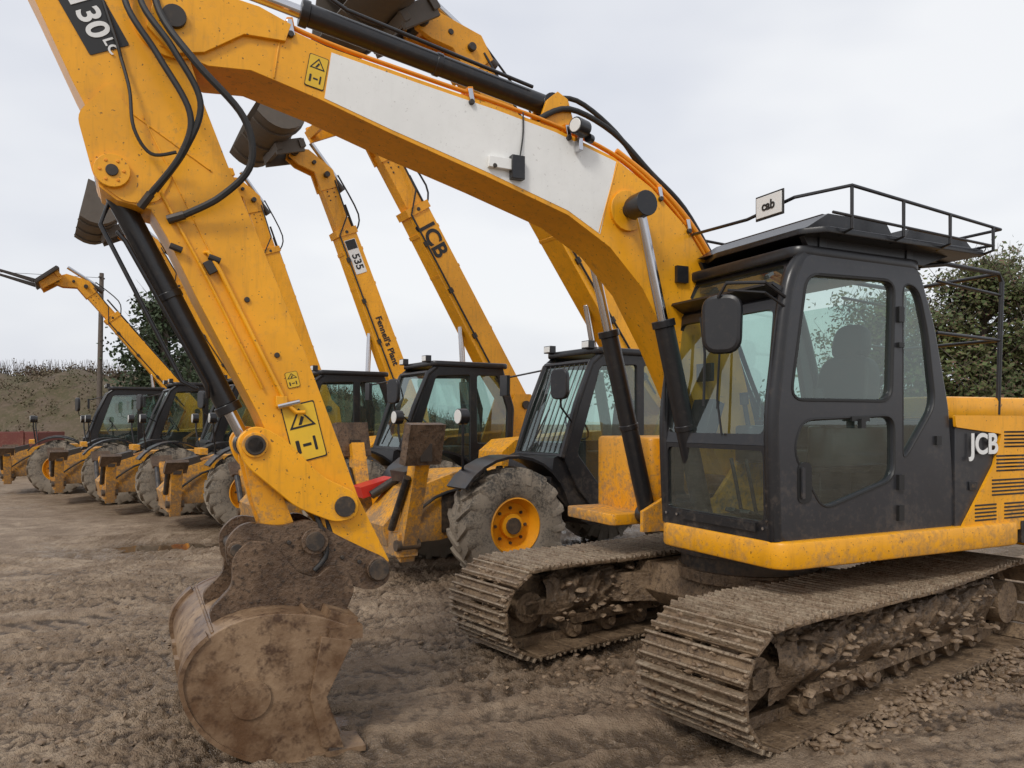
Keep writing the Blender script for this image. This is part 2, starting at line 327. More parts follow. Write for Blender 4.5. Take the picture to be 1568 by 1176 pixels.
# ---------- decals on arm
t=MB('decals',[BLKF],EX)
t.plate([(4.72,3.93),(4.54,4.02),(4.36,3.70),(4.54,3.61)],[],.168,.004,BLKF,.01)
t.text('JS130',.155,4.575,3.86,.172,-.49,-.87,WHF); t.text('LC',.07,4.445,3.675,.172,-.49,-.87,WHF)
def label(s,z,w_,h_,ang,y,tri=True):
    a=R(ang); X=Vector((-math.cos(a),-math.sin(a))); Y=Vector((-math.sin(a),math.cos(a)))
    P=lambda u_,v_: (s+X.x*u_+Y.x*v_, z+X.y*u_+Y.y*v_)
    t.plate([P(-w_/2,-h_/2),P(w_/2,-h_/2),P(w_/2,h_/2),P(-w_/2,h_/2)],[],y,.003,BLKF,.01)
    t.plate([P(-w_*.47,-h_*.475),P(w_*.47,-h_*.475),P(w_*.47,h_*.475),P(-w_*.47,h_*.475)],[],y+.0015,.0045,LBL,.01)
    if tri:
        o=[P(-w_*.4,h_*.08),P(w_*.4,h_*.08),P(0,h_*.42)]; o2=[P(-w_*.30,h_*.115),P(w_*.30,h_*.115),P(0,h_*.365)]
        t.plate(o,[o2],y+.002,.0065,BLKF,.003)
        t.plate([P(-w_*.12,h_*.13),P(-w_*.02,h_*.13),P(w_*.1,h_*.25),P(w_*.02,h_*.28)],[],y+.002,.0065,BLKF,.003)
        t.plate([P(-w_*.33,-h_*.35),P(-w_*.22,-h_*.35),P(-w_*.22,-h_*.12),P(-w_*.33,-h_*.12)],[],y+.002,.0065,BLKF,.005)
        t.plate([P(-w_*.13,-h_*.25),P(w_*.12,-h_*.25),P(w_*.12,-h_*.20),P(-w_*.13,-h_*.20)],[],y+.002,.0065,BLKF,.003)
        t.plate([P(w_*.2,-h_*.35),P(w_*.28,-h_*.35),P(w_*.28,-h_*.1),P(w_*.2,-h_*.1)],[],y+.002,.0065,BLKF,.005)
label(3.47,1.69,.19,.33,-14,.168); label(3.535,1.985,.07,.09,-14,.168)
label(3.405,3.74,.11,.19,10,.193)
t.done()
h=MB('hydraulic_hoses',[RUB],EX)
h.tube([(4.36,.10,4.25),(4.38,.25,3.89),(4.23,.30,3.62),(4.08,.33,3.34),(4.12,.30,3.13),(4.26,.22,2.93)],.017,RUB,8,smooth=8)
h.tube([(4.30,.10,4.25),(4.31,.25,3.91),(4.16,.32,3.66),(4.03,.34,3.40),(4.10,.30,3.16),(4.24,.21,2.95)],.017,RUB,8,smooth=8)
h.tube([(4.26,.12,4.2),(4.22,.26,3.86),(4.05,.36,3.59),(3.82,.36,3.35),(3.78,.33,3.12),(3.92,.26,2.95),(4.10,.21,2.84)],.019,RUB,8,smooth=8)
h.tube([(4.40,.19,3.62),(4.36,.22,3.45),(4.34,.24,3.25),(4.26,.24,3.13),(4.14,.26,3.15)],.009,RUB,6,smooth=6)
h.tube([(4.48,.17,3.9),(4.42,.19,3.7),(4.40,.19,3.62)],.009,RUB,6,smooth=6)
for P0,P1,r in(((4.26,.22,2.93),(4.31,.19,2.86),.022),((4.10,.21,2.84),(4.18,.19,2.81),.024)): h.cyl(P0,P1,r,DKM,n=8)
for i in range(4): h.tube([(.5-.05*i,.05*i-.1,2.85),(.28,.06*i-.12,2.6),(.0,.06*i-.12,2.0),(-.1,.05*i,1.7)],.018,RUB,8,smooth=5)
h.done()
# ---------- upper structure
s=MB('upper_body',[YEL],EX)
def rbox(mb,x0,x1,y0,y1,z0,z1,m,r=.12,bev=.02):
    me=curve_mesh([fillet([(x0,y0),(x1,y0),(x1,y1),(x0,y1)],r,6)],(z1-z0)-2*bev,bev); mb.mesh(me,Matrix.Translation((0,0,(z0+z1)/2)),m)
rbox(s,-1.42,.90,.06,1.235,.86,1.03,YEL,.14,.025)
s.bb(-2.0,.55,-.6,.1,.86,.98,DKM)
for y in(-.24,.24): s.prism([(-.6,.95),(-.5,1.6),(.05,1.6),(.3,1.5),(.55,1.2),(.85,1.06),(.85,.9),(-.6,.9)],y-.02,y+.02,YELF)
s.bb(-2.0,-.72,-1.2,1.21,.93,1.76,GRY)
rbox(s,-2.35,-1.9,-1.22,1.225,.78,1.74,YEL,.25,.03)
rbox(s,-2.0,-.86,-.7,1.0,1.765,1.93,YEL,.15,.03)
s.plate([(-.73,.97),(-1.12,1.44),(-1.20,1.66),(-.70,1.71),(-.69,1.79),(-1.92,1.79),(-1.92,.97)],[],1.222,.02,YEL,.01)
s.plate([(-1.42,.87),(-1.42,1.03),(-1.92,1.03),(-1.92,.87)],[],1.2,.08,BLK,.01)
for r_ in range(4):
    z0=1.06+.17*r_
    for q in range(5):
        zz=z0+q*.026
        for cx,wd in((-1.02-.12*r_,.24),(-1.36,.26),(-1.68,.26)):
            if r_>=2 and cx>-1.2 : continue
            if r_==1 and cx>-1.2: wd=.16; cx=-1.17
            s.box((cx,1.233,zz),(wd,.006,.012),BLKF)
s.bb(-.95,-.86,1.212,1.222,1.27,1.33,BLK); s.bb(-.925,-.885,1.22,1.226,1.285,1.315,DKM)
rbox(s,-.5,.62,-1.22,-.45,.93,1.62,YELF,.1,.03); rbox(s,.60,.98,-1.15,-.45,.93,1.02,YELF,.05,.01)
for q in range(6): s.bb(.62,.628,-1.05,-.65,1.15+.05*q,1.17+.05*q,BLKF)
s.cyl((0,0,.62),(0,0,.87),.52,DKM,n=48); s.cyl((0,0,.74),(0,0,.80),.58,DKM,n=48)
s.done(.008)
# ---------- cab
cab=MB('cab_frame',[BLK],EX)
side=[(.86,1.03),(.885,1.77),(.775,2.50),(.66,2.77),(-.36,2.77),(-.52,2.39),(-.665,1.84),(-.74,1.03)]
hD=[(.655,2.65),(.79,1.88),(-.10,1.88),(-.13,2.67)]
hL=[(.77,1.56),(.70,1.76),(-.13,1.79),(-.13,1.37),(.52,1.20)]
hQ=[(-.21,2.67),(-.37,2.64),(-.46,2.35),(-.54,1.86),(-.21,1.47)]
cab.plate(side,[hD,hL,hQ],1.17,.03,GRY,.07,.012,hr=.10)
cab.plate(side,[[(.66,2.62),(.76,1.75),(-.52,1.75),(-.35,2.62)],[(.74,1.62),(.74,1.2),(-.1,1.2),(-.1,1.62)]],.10,.03,BLK,.07,.01)
cab.tube([(.80,1.19,1.07),(.80,1.19,1.62),(.83,1.19,1.86),(.70,1.19,2.66),(.62,1.19,2.71),(-.165,1.19,2.71),(-.165,1.19,1.07)],.006,BLKF,6)
for P_,r in((hD,.012),(hL,.010),(hQ,.008)):
    q=fillet(P_,.10,5); cab.tube([(a,1.193,z) for a,z in q+[q[0]]],r,BLKF,6)
for y in(1.15,.12):
    cab.tube([(.865,y,1.03),(.885,y,1.40),(.892,y,1.77),(.85,y,2.10),(.785,y,2.50),(.73,y,2.66),(.64,y,2.76)],.048,BLK,12,smooth=3)
    cab.tube([(-.72,y,1.03),(-.645,y,1.84),(-.50,y,2.39),(-.36,y,2.74)],.035,BLK,10,smooth=3)
    cab.tube([(.66,y,2.745),(-.36,y,2.745)],.04,BLK,10)
rbox(cab,-.42,.70,.10,1.18,2.755,2.83,BLK,.12,.02)
def slope(y0,x,z,x1,z1):
    V=Vector((x1-x,0,z1-z)); L=V.length; V.normalize(); U=Vector((0,1,0)); Nn=U.cross(V)
    return Matrix(((U.x,V.x,Nn.x,x),(U.y,V.y,Nn.y,y0),(U.z,V.z,Nn.z,z),(0,0,0,1))),L
M1,L1=slope(0,.905,1.62,.79,2.50)
cab.plateM([(.10,-.02),(1.18,-.02),(1.18,L1),(.10,L1)],[[(.17,.05),(1.10,.05),(1.08,L1-.06),(.19,L1-.06)]],M1,.03,BLK,.05)
M2,L2=slope(0,.895,1.06,.905,1.60)
cab.plateM([(.10,-.04),(1.18,-.04),(1.18,L2),(.10,L2)],[[(.17,.08),(1.10,.08),(1.10,L2-.03),(.17,L2-.03)]],M2,.03,BLK,.04)
M3,L3=slope(0,.785,2.50,.66,2.76)
cab.plateM([(.10,0),(1.18,0),(1.18,L3),(.10,L3)],[[(.18,.05),(1.08,.05),(1.05,L3-.04),(.2,L3-.04)]],M3,.025,BLK,.03)
cab.prism([(.80,2.52),(.90,2.575),(.895,2.59),(.78,2.55)],.12,1.16,BLK)
cab.bb(-.70,-.66,.12,1.15,1.05,1.75,BLK)
for i in range(9): cab.cyl((.915,.16+.118*i,1.10),(.925,.16+.118*i,1.10),.01,STL,n=6)
for i in range(6): cab.cyl((.91,1.135,1.15+.09*i),(.925,1.135,1.15+.09*i),.009,DKM,n=6)
cab.bb(.90,.93,.35,1.05,1.075,1.13,BLK)
for z in(2.45,2.25,1.35,1.15): cab.box((-.17,1.205,z),(.05,.03,.10 if z<2 or z>2.4 else .03),BLKF)
cab.plate([(.735,1.25),(.735,1.50),(.62,1.50),(.62,1.25)],[],1.195,.015,BLKF,.05)
cab.plate([(.715,1.28),(.715,1.47),(.69,1.47),(.69,1.28)],[],1.212,.012,GRY,.01)
cab.box((.20,1.20,1.765),(.16,.02,.03),BLKF); cab.box((.2,1.215,1.735),(.04,.03,.06),BLKF)
cab.tube([(.93,.75,1.66),(.925,.70,1.9),(.86,.66,2.35)],.008,BLKF,6); cab.tube([(.91,.52,2.45),(.90,.55,2.2),(.935,.58,1.85)],.010,BLKF,6)
cab.tube([(.97,.20,1.75),(.96,.20,2.1),(.90,.20,2.4)],.011,BLK,8)
cab.box((.82,.16,2.80),(.10,.12,.12),BLK)
cab.tube([(.82,1.18,2.50),(1.0,1.2,2.57),(1.14,1.03,2.58),(1.16,.98,2.50)],.011,BLK,8)
cab.tube([(.82,1.18,2.44),(1.0,1.2,2.51),(1.13,1.03,2.54)],.008,BLK,8)
Mm=Matrix.Translation((1.12,.97,2.34))@Matrix.Rotation(R(38),4,'Z')@Matrix.Rotation(R(90),4,'Z')@Matrix.Rotation(R(90),4,'X')
cab.mesh(curve_mesh([fillet([(-.09,-.155),(.09,-.155),(.10,.155),(-.10,.155)],.07,5)],.02,.025),Mm,BLK)
cab.box((-.55,1.19,1.62),(.05,.05,.06),BLKF)
cab.done(.0,angle=40)
g=MB('cab_glass',[GLS],EX)
def grow(P,k_=1.06):
    cx=sum(p[0] for p in P)/len(P);cz=sum(p[1] for p in P)/len(P); return [(cx+(a-cx)*k_,cz+(b_-cz)*k_) for a,b_ in P]
def pane(mb,P,y): mb.add([(a,y,z) for a,z in P],[tuple(range(len(P)))],GLS)
def paneM(mb,P,M): mb.add([M@Vector((a,b_,0)) for a,b_ in P],[tuple(range(len(P)))],GLS)
for P_ in(hD,hL,hQ): pane(g,grow(P_,1.03),1.172)
pane(g,[(.68,2.64),(.78,1.73),(-.54,1.73),(-.37,2.64)],.10)
pane(g,[(.76,1.64),(.76,1.18),(-.12,1.18),(-.12,1.64)],.10)
paneM(g,[(.13,.02),(1.15,.02),(1.13,L1-.03),(.15,L1-.03)],M1)
paneM(g,[(.14,.05),(1.14,.05),(1.14,L2),(.14,L2)],M2)
paneM(g,[(.14,.02),(1.12,.02),(1.1,L3),(.16,L3)],M3)
Mr,Lr=slope(0,-.66,1.78,-.42,2.62)
paneM(g,[(.14,0),(1.14,0),(1.14,Lr),(.14,Lr)],Mr)
g.done(smooth=False)
it=MB('cab_interior',[BLK],EX)
it.bb(-.65,.85,.12,1.14,1.03,1.08,BLK)
rbox(it,-.25,.25,.42,.92,1.40,1.55,RUB,.08,.03); it.bb(-.15,.15,.5,.84,1.08,1.40,BLK)
it.mesh(curve_mesh([fillet([(.43,0),(.91,0),(.86,.68),(.48,.68)],.12,5)],.08,.03),slope(0,-.22,1.52,-.34,2.2)[0],RUB)
it.mesh(curve_mesh([fillet([(.55,0),(.79,0),(.77,.2),(.57,.2)],.07,5)],.05,.03),slope(0,-.34,2.22,-.37,2.42)[0],RUB)
for y in(.32,1.0):
    rbox(it,-.25,.35,y-.08,y+.08,1.45,1.72,GRY,.05,.02); it.cyl((.3,y,1.7),(.34,y,1.88),.018,RUB); it.cyl((.34,y,1.87),(.345,y,1.96),.032,RUB)
it.box((.70,.3,1.75),(.1,.22,.3),BLK,(0,R(-20),0)); it.box((.66,.26,2.1),(.03,.18,.13),BLK)
for y in(.58,.72): it.tube([(.6,y,1.1),(.66,y,1.35),(.7,y,1.5)],.014,BLK); it.box((.62,y,1.12),(.2,.09,.03),BLK,(0,R(-20),0))
it.bb(-.62,-.55,.2,1.1,1.08,1.75,GRY); it.box((.45,.6,2.70),(.4,.8,.05),GRY)
it.box((.62,.95,1.25),(.10,.1,.14),LBL)
it.done(.006)
# ---------- roof guard and rails
gd=MB('roof_guard_rails',[BLK],EX)
gx0,gx1,gy0,gy1=-.90,.60,.08,1.30
gd.mesh(curve_mesh([fillet([(gx0,gy0),(gx1-.05,gy0),(gx1+.10,gy0+.35),(gx1+.10,gy1-.12),(gx1,gy1),(gx0,gy1)],.03)],.03,.004),Matrix.Translation((0,0,2.905)),BLK)
for y in(.2,1.15):
    for x in(.5,-.3): gd.bb(x-.03,x+.03,y-.03,y+.03,2.80,2.9,BLK)
    gd.prism([(.60,2.80),(.66,2.9),(-.75,2.9),(-.45,2.80)],y-.02,y+.02,BLK)
gd.prism([(.68,2.925),(.50,3.03),(-.02,3.03),(-.10,2.925)],.20,1.22,BLK)
gd.prism([(-.16,2.925),(-.22,3.01),(-.78,3.0),(-.88,2.925)],.14,1.24,BLK)
for i in range(8): gd.box((.46-.07*i,.7,3.04),(.03,.9,.015),BLK)
for i in range(7): gd.box((-.27-.075*i,.7,3.015),(.03,.95,.015),BLK)
r0,r1,q0,q1=-.98,.76,-.02,1.36
gd.tube([(x,y,z) for x,y,z in [(r1,.8,3.06),(r1-.05,1.15,3.12),(r1-.30,q1,3.17),(r0,q1,3.06),(r0,q0,3.06),(r1-.15,q0,3.14),(r1,.3,3.08),(r1,.8,3.06)]],.0115,BLK,8)
gd.tube([(.62,q1,2.99),(r0+.1,q1,2.94),(r0+.1,q0,2.94),(.62,q0,2.99)],.010,BLK,8)
for x in(.46,.0,-.45,-.90):
    for y in(q0,q1): gd.tube([(x,y+( -.1 if y>1 else .1),2.89),(x,y,2.91),(x,y,3.16+(x-.46)*.07)],.0115,BLK,8)
for y in(.35,.75): gd.tube([(r0,y,2.89),(r0,y,3.06)],.0115,BLK,8)
gd.box((.80,1.03,3.09),(.01,.21,.13),WHF); gd.box((.793,1.03,3.09),(.008,.235,.155),BLKF)
for y in(1.02,.2):
    gd.tube([(-.62,y,2.84),(-.9,y,2.88),(-1.50,y,2.86),(-1.55,y,2.80),(-1.50,y,1.80)],.018,BLK,8)
    gd.tube([(-.80,y,2.38),(-1.52,y,2.36)],.014,BLK,8); gd.tube([(-.8,y,2.75),(-1.53,y,2.70)],.012,BLK,8)
gd.tube([(-1.52,1.02,2.86),(-1.52,.2,2.86)],.016,BLK,8); gd.tube([(-1.52,1.02,2.36),(-1.52,.2,2.36)],.014,BLK,8)
gd.done(.003)
t=MB('body_decals',[WHF],EX)
t.text('JCB',.20,-1.0,1.585,1.236,-1,0,WHF); t.text('T4i',.085,.11,1.105,1.189,-1,0,WHF,1.0); t.text('IIIB',.085,-.05,1.105,1.189,-1,0,WHF)
t.plate([(-.40,1.30),(-.53,1.30),(-.465,1.46)],[],1.19,.003,WHF,.01); t.plate([(-.43,1.315),(-.50,1.315),(-.465,1.41)],[],1.192,.003,BLKF,.01)
t.text('JS130',.09,-1.6,.95,1.245,-1,0,WHF)
X=Matrix(((0,0,1,.807),(1,0,0,1.03),(0,1,0,3.09),(0,0,0,1))); t.mesh(text_mesh('cab',.08),X,BLKF)
t.done()
# ---------- undercarriage
UC=bpy.data.objects.new('undercarriage',None); COL.objects.link(UC); UC.parent=EX; UC.rotation_euler=(0,0,R(11)); UC.scale=(1,1,.9)
Cx,Rp,Zc=1.54,.325,.385
def path(sarc):
    Lf=2*Cx; per=2*Lf+2*math.pi*Rp; s_=sarc%per
    if s_<Lf:
        x=-Cx+s_; sag=-.035*math.sin(math.pi*(s_/Lf))**2
        return x,Zc+Rp+sag,0.0
    s_-=Lf
    if s_<math.pi*Rp:
        a=s_/Rp; return Cx+Rp*math.sin(a),Zc+Rp*math.cos(a),-a
    s_-=math.pi*Rp
    if s_<Lf: return Cx-s_,Zc-Rp,-math.pi
    s_-=Lf; a=s_/Rp; return -Cx-Rp*math.sin(a),Zc-Rp*math.cos(a),-math.pi-a
PER=4*Cx+2*math.pi*Rp; NS=48
for side_,yc in(('left',1.0),('right',-1.0)):
    tr=MB('track_'+side_,[TRK],UC)
    for i in range(NS):
        x,z,a=path(i*PER/NS+.03); c_,s2=math.cos(a),math.sin(a)
        jit=random.uniform(-.012,.010); jy=random.uniform(-.006,.006)
        def L(px,py,pz): return (x+px*c_-pz*s2, yc+py+jy, z+px*s2+pz*c_)
        def bx(x0,x1,y0,y1,z0,z1,m):
            vs=[L(p_,q_,r_) for p_ in(x0,x1) for q_ in(y0,y1) for r_ in(z0,z1)]
            tr.add(vs,[(0,1,3,2),(4,6,7,5),(0,4,5,1),(2,3,7,6),(0,2,6,4),(1,5,7,3)],m)
        bx(-.082,.082,-.36,.36,.015+jit*.3,.035,TRK)
        for gx in(-.07,-.005,.06):
            vs=[L(gx+dx,py,pz) for py in(-.36,.36) for dx,pz in((-.014,.034),(.014,.034),(.007,.066+jit),(-.007,.066+jit))]
            tr.add(vs,[(0,1,2,3),(7,6,5,4),(0,4,5,1),(2,6,7,3),(1,5,6,2),(0,3,7,4)],TRKR)
        for yy in(-.09,.09): bx(-.088,.088,yy-.025,yy+.025,-.06,.016,TRK)
    tr.prism([(1.25,.26),(1.25,.50),(.9,.56),(-.9,.56),(-1.2,.50),(-1.2,.24),(-.9,.20),(.9,.20)],yc-.17,yc+.17,TRK)
    tr.prism([(1.3,.30),(1.62,.34),(1.62,.42),(1.3,.46)],yc-.2,yc+.2,TRK)
    tr.bb(-1.15,1.15,yc+.16,yc+.24,.20,.28,TRK); tr.bb(-1.15,1.15,yc-.24,yc-.16,.20,.28,TRK)
    for i in range(7):
        x=-1.1+i*.367
        tr.cyl((x,yc-.19,.15),(x,yc+.19,.15),.085,TRK,n=16); tr.cyl((x,yc-.23,.15),(x,yc+.23,.15),.04,TRK,n=10)
    for x in(.45,-.5): tr.cyl((x,yc-.16,.59),(x,yc+.16,.59),.06,TRK,n=14)
    for x,rr in((Cx,.27),(-Cx,.25)):
        tr.cyl((x,yc-.06,Zc),(x,yc+.06,Zc),rr,TRK,n=28); tr.cyl((x,yc-.17,Zc),(x,yc+.17,Zc),.13,TRK,n=20); tr.cyl((x,yc-.2,Zc),(x,yc+.2,Zc),.07,TRK,n=14)
    for i in range(17):
        a=i/17*2*math.pi; tr.box((-Cx+.27*math.cos(a),yc,Zc+.27*math.sin(a)),(.07,.07,.05),TRK,(0,-a,0))
    tr.cyl((-Cx,yc,Zc),(-Cx,yc+.26,Zc),.18,TRK,n=24)
    tr.done(.004)
    ck=MB('caked_mud',[CAKE],UC)
    for sg in(1,-1):
        nu,nv=240,34; vs=[]
        for iv in range(nv):
            tv=iv/(nv-1)
            for iu in range(nu):
                x=-1.38+2.80*iu/(nu-1)
                if tv<.45: q=tv/.45; y=.05+.19*q; z=.64-.03*q
                else: q=(tv-.45)/.55; y=.24+.035*math.sin(q*5); z=.61-.38*q
                n_=noise.noise((x*3,tv*3,yc+sg))*.07+noise.noise((x*9,tv*8,yc*2+sg))*.055+noise.noise((x*24,tv*16,yc*3+sg))*.035+noise.noise((x*50,tv*34,yc*3+sg))*.014
                edge=min(1,tv*8,(1-tv)*5,(x+1.38)*6,(1.42-x)*6)
                drip=noise.noise((x*5,yc*5,sg*3.))*.18*(tv>.45)*(tv-.45)
                vs.append((x,yc+sg*(y+(n_+.01)*max(0,edge)-.05*(1-max(0,min(1,edge)))),z+n_*.8+drip-.02))
        ck.add(vs,[(j*nu+i,j*nu+i+1,(j+1)*nu+i+1,(j+1)*nu+i) for j in range(nv-1) for i in range(nu-1)],CAKE)
    ck.done(angle=180)
cb=MB('carbody',[TRK],UC)
cb.prism([(-.55,.45),(-.45,.68),(.45,.68),(.55,.45),(.45,.32),(-.45,.32)],-.75,.75,TRK)
for sy in(-1,1):
    for sx in(-1,1):
        q=[(.15*sx,.3*sy),(.85*sx,.84*sy),(.50*sx,.84*sy),(-.05*sx,.5*sy)]
        cb.mesh(curve_mesh([fillet(q,.03)],.24,.01),Matrix.Translation((0,0,.46)),TRK)
cb.cyl((0,0,.60),(0,0,.70),.56,TRK,n=40)
cb.done(.01)
def clods(mb,pts,m,seed=0):
    rnd=random.Random(seed)
    ico=[(0,0,1),(.89,0,.45),(.28,.85,.45),(-.72,.53,.45),(-.72,-.53,.45),(.28,-.85,.45),(.72,.53,-.45),(-.28,.85,-.45),(-.89,0,-.45),(-.28,-.85,-.45),(.72,-.53,-.45),(0,0,-1)]
    fc=[(0,1,2),(0,2,3),(0,3,4),(0,4,5),(0,5,1),(1,6,2),(2,7,3),(3,8,4),(4,9,5),(5,10,1),(6,7,2),(7,8,3),(8,9,4),(9,10,5),(10,6,1),(11,7,6),(11,8,7),(11,9,8),(11,10,9),(11,6,10)]
    for x,y,z,r in pts:
        sx,sy,sz=[r*rnd.uniform(.6,1.4) for _ in range(3)]; sz*=.6; a=rnd.uniform(0,6.28); c_,s_=math.cos(a),math.sin(a)
        vs=[]
        for vx,vy,vz in ico:
            k_=rnd.uniform(.65,1.3); px,py,pz=vx*sx*k_,vy*sy*k_,vz*sz*k_
            vs.append((x+px*c_-py*s_,y+px*s_+py*c_,z+pz))
        mb.add(vs,fc,m)
mc=MB('stuck_mud',[CLOD],UC)
pts=[]
for yc in(1.0,-1.0):
    for i in range(300):
        pts.append((random.uniform(-1.25,1.3),yc+random.choice((1,1,-1))*random.uniform(.20,.31),random.uniform(.22,.64),random.uniform(.012,.045)))
    for i in range(1300):
        x,z,a=path(random.uniform(0,PER)); yy=random.uniform(-.36,.36); pts.append((x-.045*math.sin(a),yc+yy,z+.045*math.cos(a)-.008,random.uniform(.008,.030)))
clods(mc,pts,CLOD,3); mc.done(angle=60)

# ================================================================ TELEHANDLERS
def wheel(mb,cx,cy,cz,Rr,wd,out):
    w2=wd/2; rim=.30
    prof=[(rim,-w2*.78),(rim+.06,-w2*.95),(Rr*.80,-w2),(Rr*.93,-w2*.9),(Rr*.95,0),(Rr*.93,w2*.9),(Rr*.80,w2),(rim+.06,w2*.95),(rim,w2*.78)]
    mb.rev(prof,(cx,cy,cz),TYRE,36)
    nl=18
    for sd in(-1,1):
        for i in range(nl):
            a0=2*math.pi*(i+(.5 if sd>0 else 0))/nl
            secs=[(.0,.0,Rr),(.55,.14,Rr),(.95,.26,Rr*.985),(1.02,.29,Rr*.84)]
            vs=[]
            for fy,da,rt in secs:
                for dr,dw in((-.08,-.07),(-.08,.07),(0,.05),(0,-.05)):
                    a=a0+da+dw; r=rt+dr; vs.append((cx+r*math.cos(a),cy+sd*fy*w2,cz+r*math.sin(a)))
            fs=[(0,1,2,3),(12,15,14,13)]
            for q in range(3):
                for e in range(4): fs.append((q*4+e,q*4+(e+1)%4,q*4+4+(e+1)%4,q*4+4+e))
            mb.add(vs,fs,TYRE)
    o=out
    mb.rev([(.32,o*w2*.80),(.30,o*w2*.86),(.275,o*w2*.6),(.25,o*w2*.30),(.13,o*w2*.25),(.13,o*w2*.55),(.0,o*w2*.58)],(cx,cy,cz),YELR,32)
    for i in range(8):
        a=i*math.pi/4; mb.cyl((cx+.19*math.cos(a),cy+o*w2*.2,cz+.19*math.sin(a)),(cx+.19*math.cos(a),cy+o*w2*.36,cz+.19*math.sin(a)),.018,DKM,n=6)
    mb.cyl((cx,cy+o*w2*.5,cz),(cx,cy+o*w2*.68,cz),.09,DKM,n=12)
def bucket_profile(mb,cx,cz,sc_,ang,y0,y1,m):
    pr=[(-.35,.42),(-.1,.45),(.15,.38),(.32,.2),(.38,-.02),(.32,-.25),(.15,-.4),(-.1,-.45),(-.5,-.45)]
    c_,s_=math.cos(ang),math.sin(ang); tf=lambda P:[(cx+sc_*(a*c_-b_*s_),cz+sc_*(a*s_+b_*c_)) for a,b_ in P]
    o=tf(cr(pr,2)); inn=shell(o,.03); mb.strip(o,inn,y0,y1,m)
    for y in(y0,y1): mb.mesh(curve_mesh([o],.03),Matrix.Translation((0,y,0))@XZ,m)
    o2=shell(o,-.03)
    for y in(y0+.3,-.05,y1-.36): mb.strip(o2,o,y,y+.07,m)
def tele_body(rail,pad):
    parts=[]
    s=MB('chassis',[YELF])
    s.bb(-3.6,.5,-.36,.36,.5,.95,DKM)
    s.prism([(.5,.42),(1.15,.40),(1.2,.62),(.85,1.0),(.3,1.18),(-.55,1.18),(-.55,.62)],-.34,.34,YELF)
    s.prism([(-3.9,.7),(-3.95,1.25),(-3.3,1.4),(-3.0,1.2),(-3.0,.6)],-.9,.9,YELF)
    for y in(-.42,.18): s.prism([(-3.65,1.0),(-3.5,2.05),(-3.35,2.2),(-3.05,2.2),(-2.6,1.0)],y,y+.04,YELF)
    s.cyl((-3.25,-.46,2.02),(-3.25,.26,2.02),.07,DKM)
    s.prism([(-.75,.62),(-.8,1.35),(-1.0,1.5),(-2.5,1.62),(-2.75,1.4),(-2.75,.62)],-1.1,-.48,YELF)
    for i in range(6): s.bb(-2.4,-1.2,-1.11,-1.095,.8+.08*i,.83+.08*i,BLKF)
    s.prism([(-.5,1.0),(-.55,1.34),(-.80,1.44),(-2.4,1.2),(-2.42,.62),(-1.05,.55),(-.8,.72)],.10,1.04,BLK)
    s.prism([(-2.5,.6),(-2.5,.8),(-.95,.8),(-.95,.6)],.5,1.1,BLK)
    for cx_ in(0,-2.75):
        for y0,y1 in((.70,1.12),(-1.12,-.70)):
            A=[R(a) for a in range(35,171,12)]
            s.strip([(cx_+.73*math.cos(a),.62+.73*math.sin(a)) for a in A],[(cx_+.76*math.cos(a),.62+.76*math.sin(a)) for a in A],y0,y1,BLK)
    s.bb(-.1,.1,-.75,.75,.5,.7,DKM); s.bb(-2.85,-2.65,-.75,.75,.5,.7,DKM)
    s.bb(.92,1.14,-.62,.62,.32,.56,YELF)
    hgt_=1.25 if pad else .8
    for sd in(-1,1):
        zt=.25+hgt_*.5
        s.box((1.03,sd*(.55+.14*hgt_),zt),(.16,.17,hgt_),YELF,(R(-20*sd),0,0)); 
        tp=Vector((1.03,sd*(.55+.33*hgt_),.25+hgt_*.93))
        if pad:
            s.box((tp.x,tp.y+sd*.03,tp.z+.02),(.13,.13,.18),DKM); s.box((1.05,sd*1.02,1.52),(.46,.10,.42),BUCK2,(R(-12*sd),0,R(14)))
        else:
            s.box((tp.x,tp.y,tp.z),(.12,.12,.14),DKM); s.box((tp.x+.02,tp.y+sd*.06,tp.z+.05),(.34,.07,.22),BUCK2,(R(-35*sd),0,R(10)))
        s.cyl((1.15,sd*.45,.6),(1.15,sd*(.45+.33*hgt_),.55+.5*hgt_),.04,BLK,n=12)
        s.cyl((.90,sd*.6,.44),(1.17,sd*.6,.44),.06,DKM,n=12)
        s.tube([(.45,sd*.75,1.2),(.5,sd*.85,1.6),(.5,sd*.85,1.72)],.015,BLK); s.cyl((.46,sd*.85,1.80),(.56,sd*.85,1.80),.085,BLK,n=16); s.cyl((.555,sd*.85,1.80),(.568,sd*.85,1.80),.075,LENS,n=16)
        s.tube([(.2,sd*.37,1.0),(.6,sd*.38,.9),(1.0,sd*.4,.62)],.018,RUB,6,smooth=3)
    if pad:
        s.box((1.0,-.42,.98),(.42,.30,.13),REDP,(0,R(14),0)); s.box((.8,.1,1.16),(.25,.4,.12),DKM,(0,R(12),0))
        s.cyl((.5,-.2,1.25),(1.1,-.25,.9),.05,DKM,n=12)
    else:
        s.box((.75,.1,1.08),(.3,.4,.14),DKM,(0,R(14),0)); s.box((.55,0,1.25),(.12,.6,.10),YELF)
    s.text('JCB',.26,-1.50,.98,1.045,-1,0,WHF)
    parts.append(s.done(.008))
    wz=MB('wheels',[TYRE])
    for cx_ in(0,-2.75):
        for sd in(-1,1): wheel(wz,cx_,sd*.93,.62,.64,.46,sd)
    parts.append(wz.done())
    c_=MB('cab',[BLK])
    sd_=[(-.66,1.36),(-1.08,2.42),(-1.22,2.55),(-2.28,2.55),(-2.48,1.95),(-2.42,.72),(-1.1,.72),(-.85,1.0)]
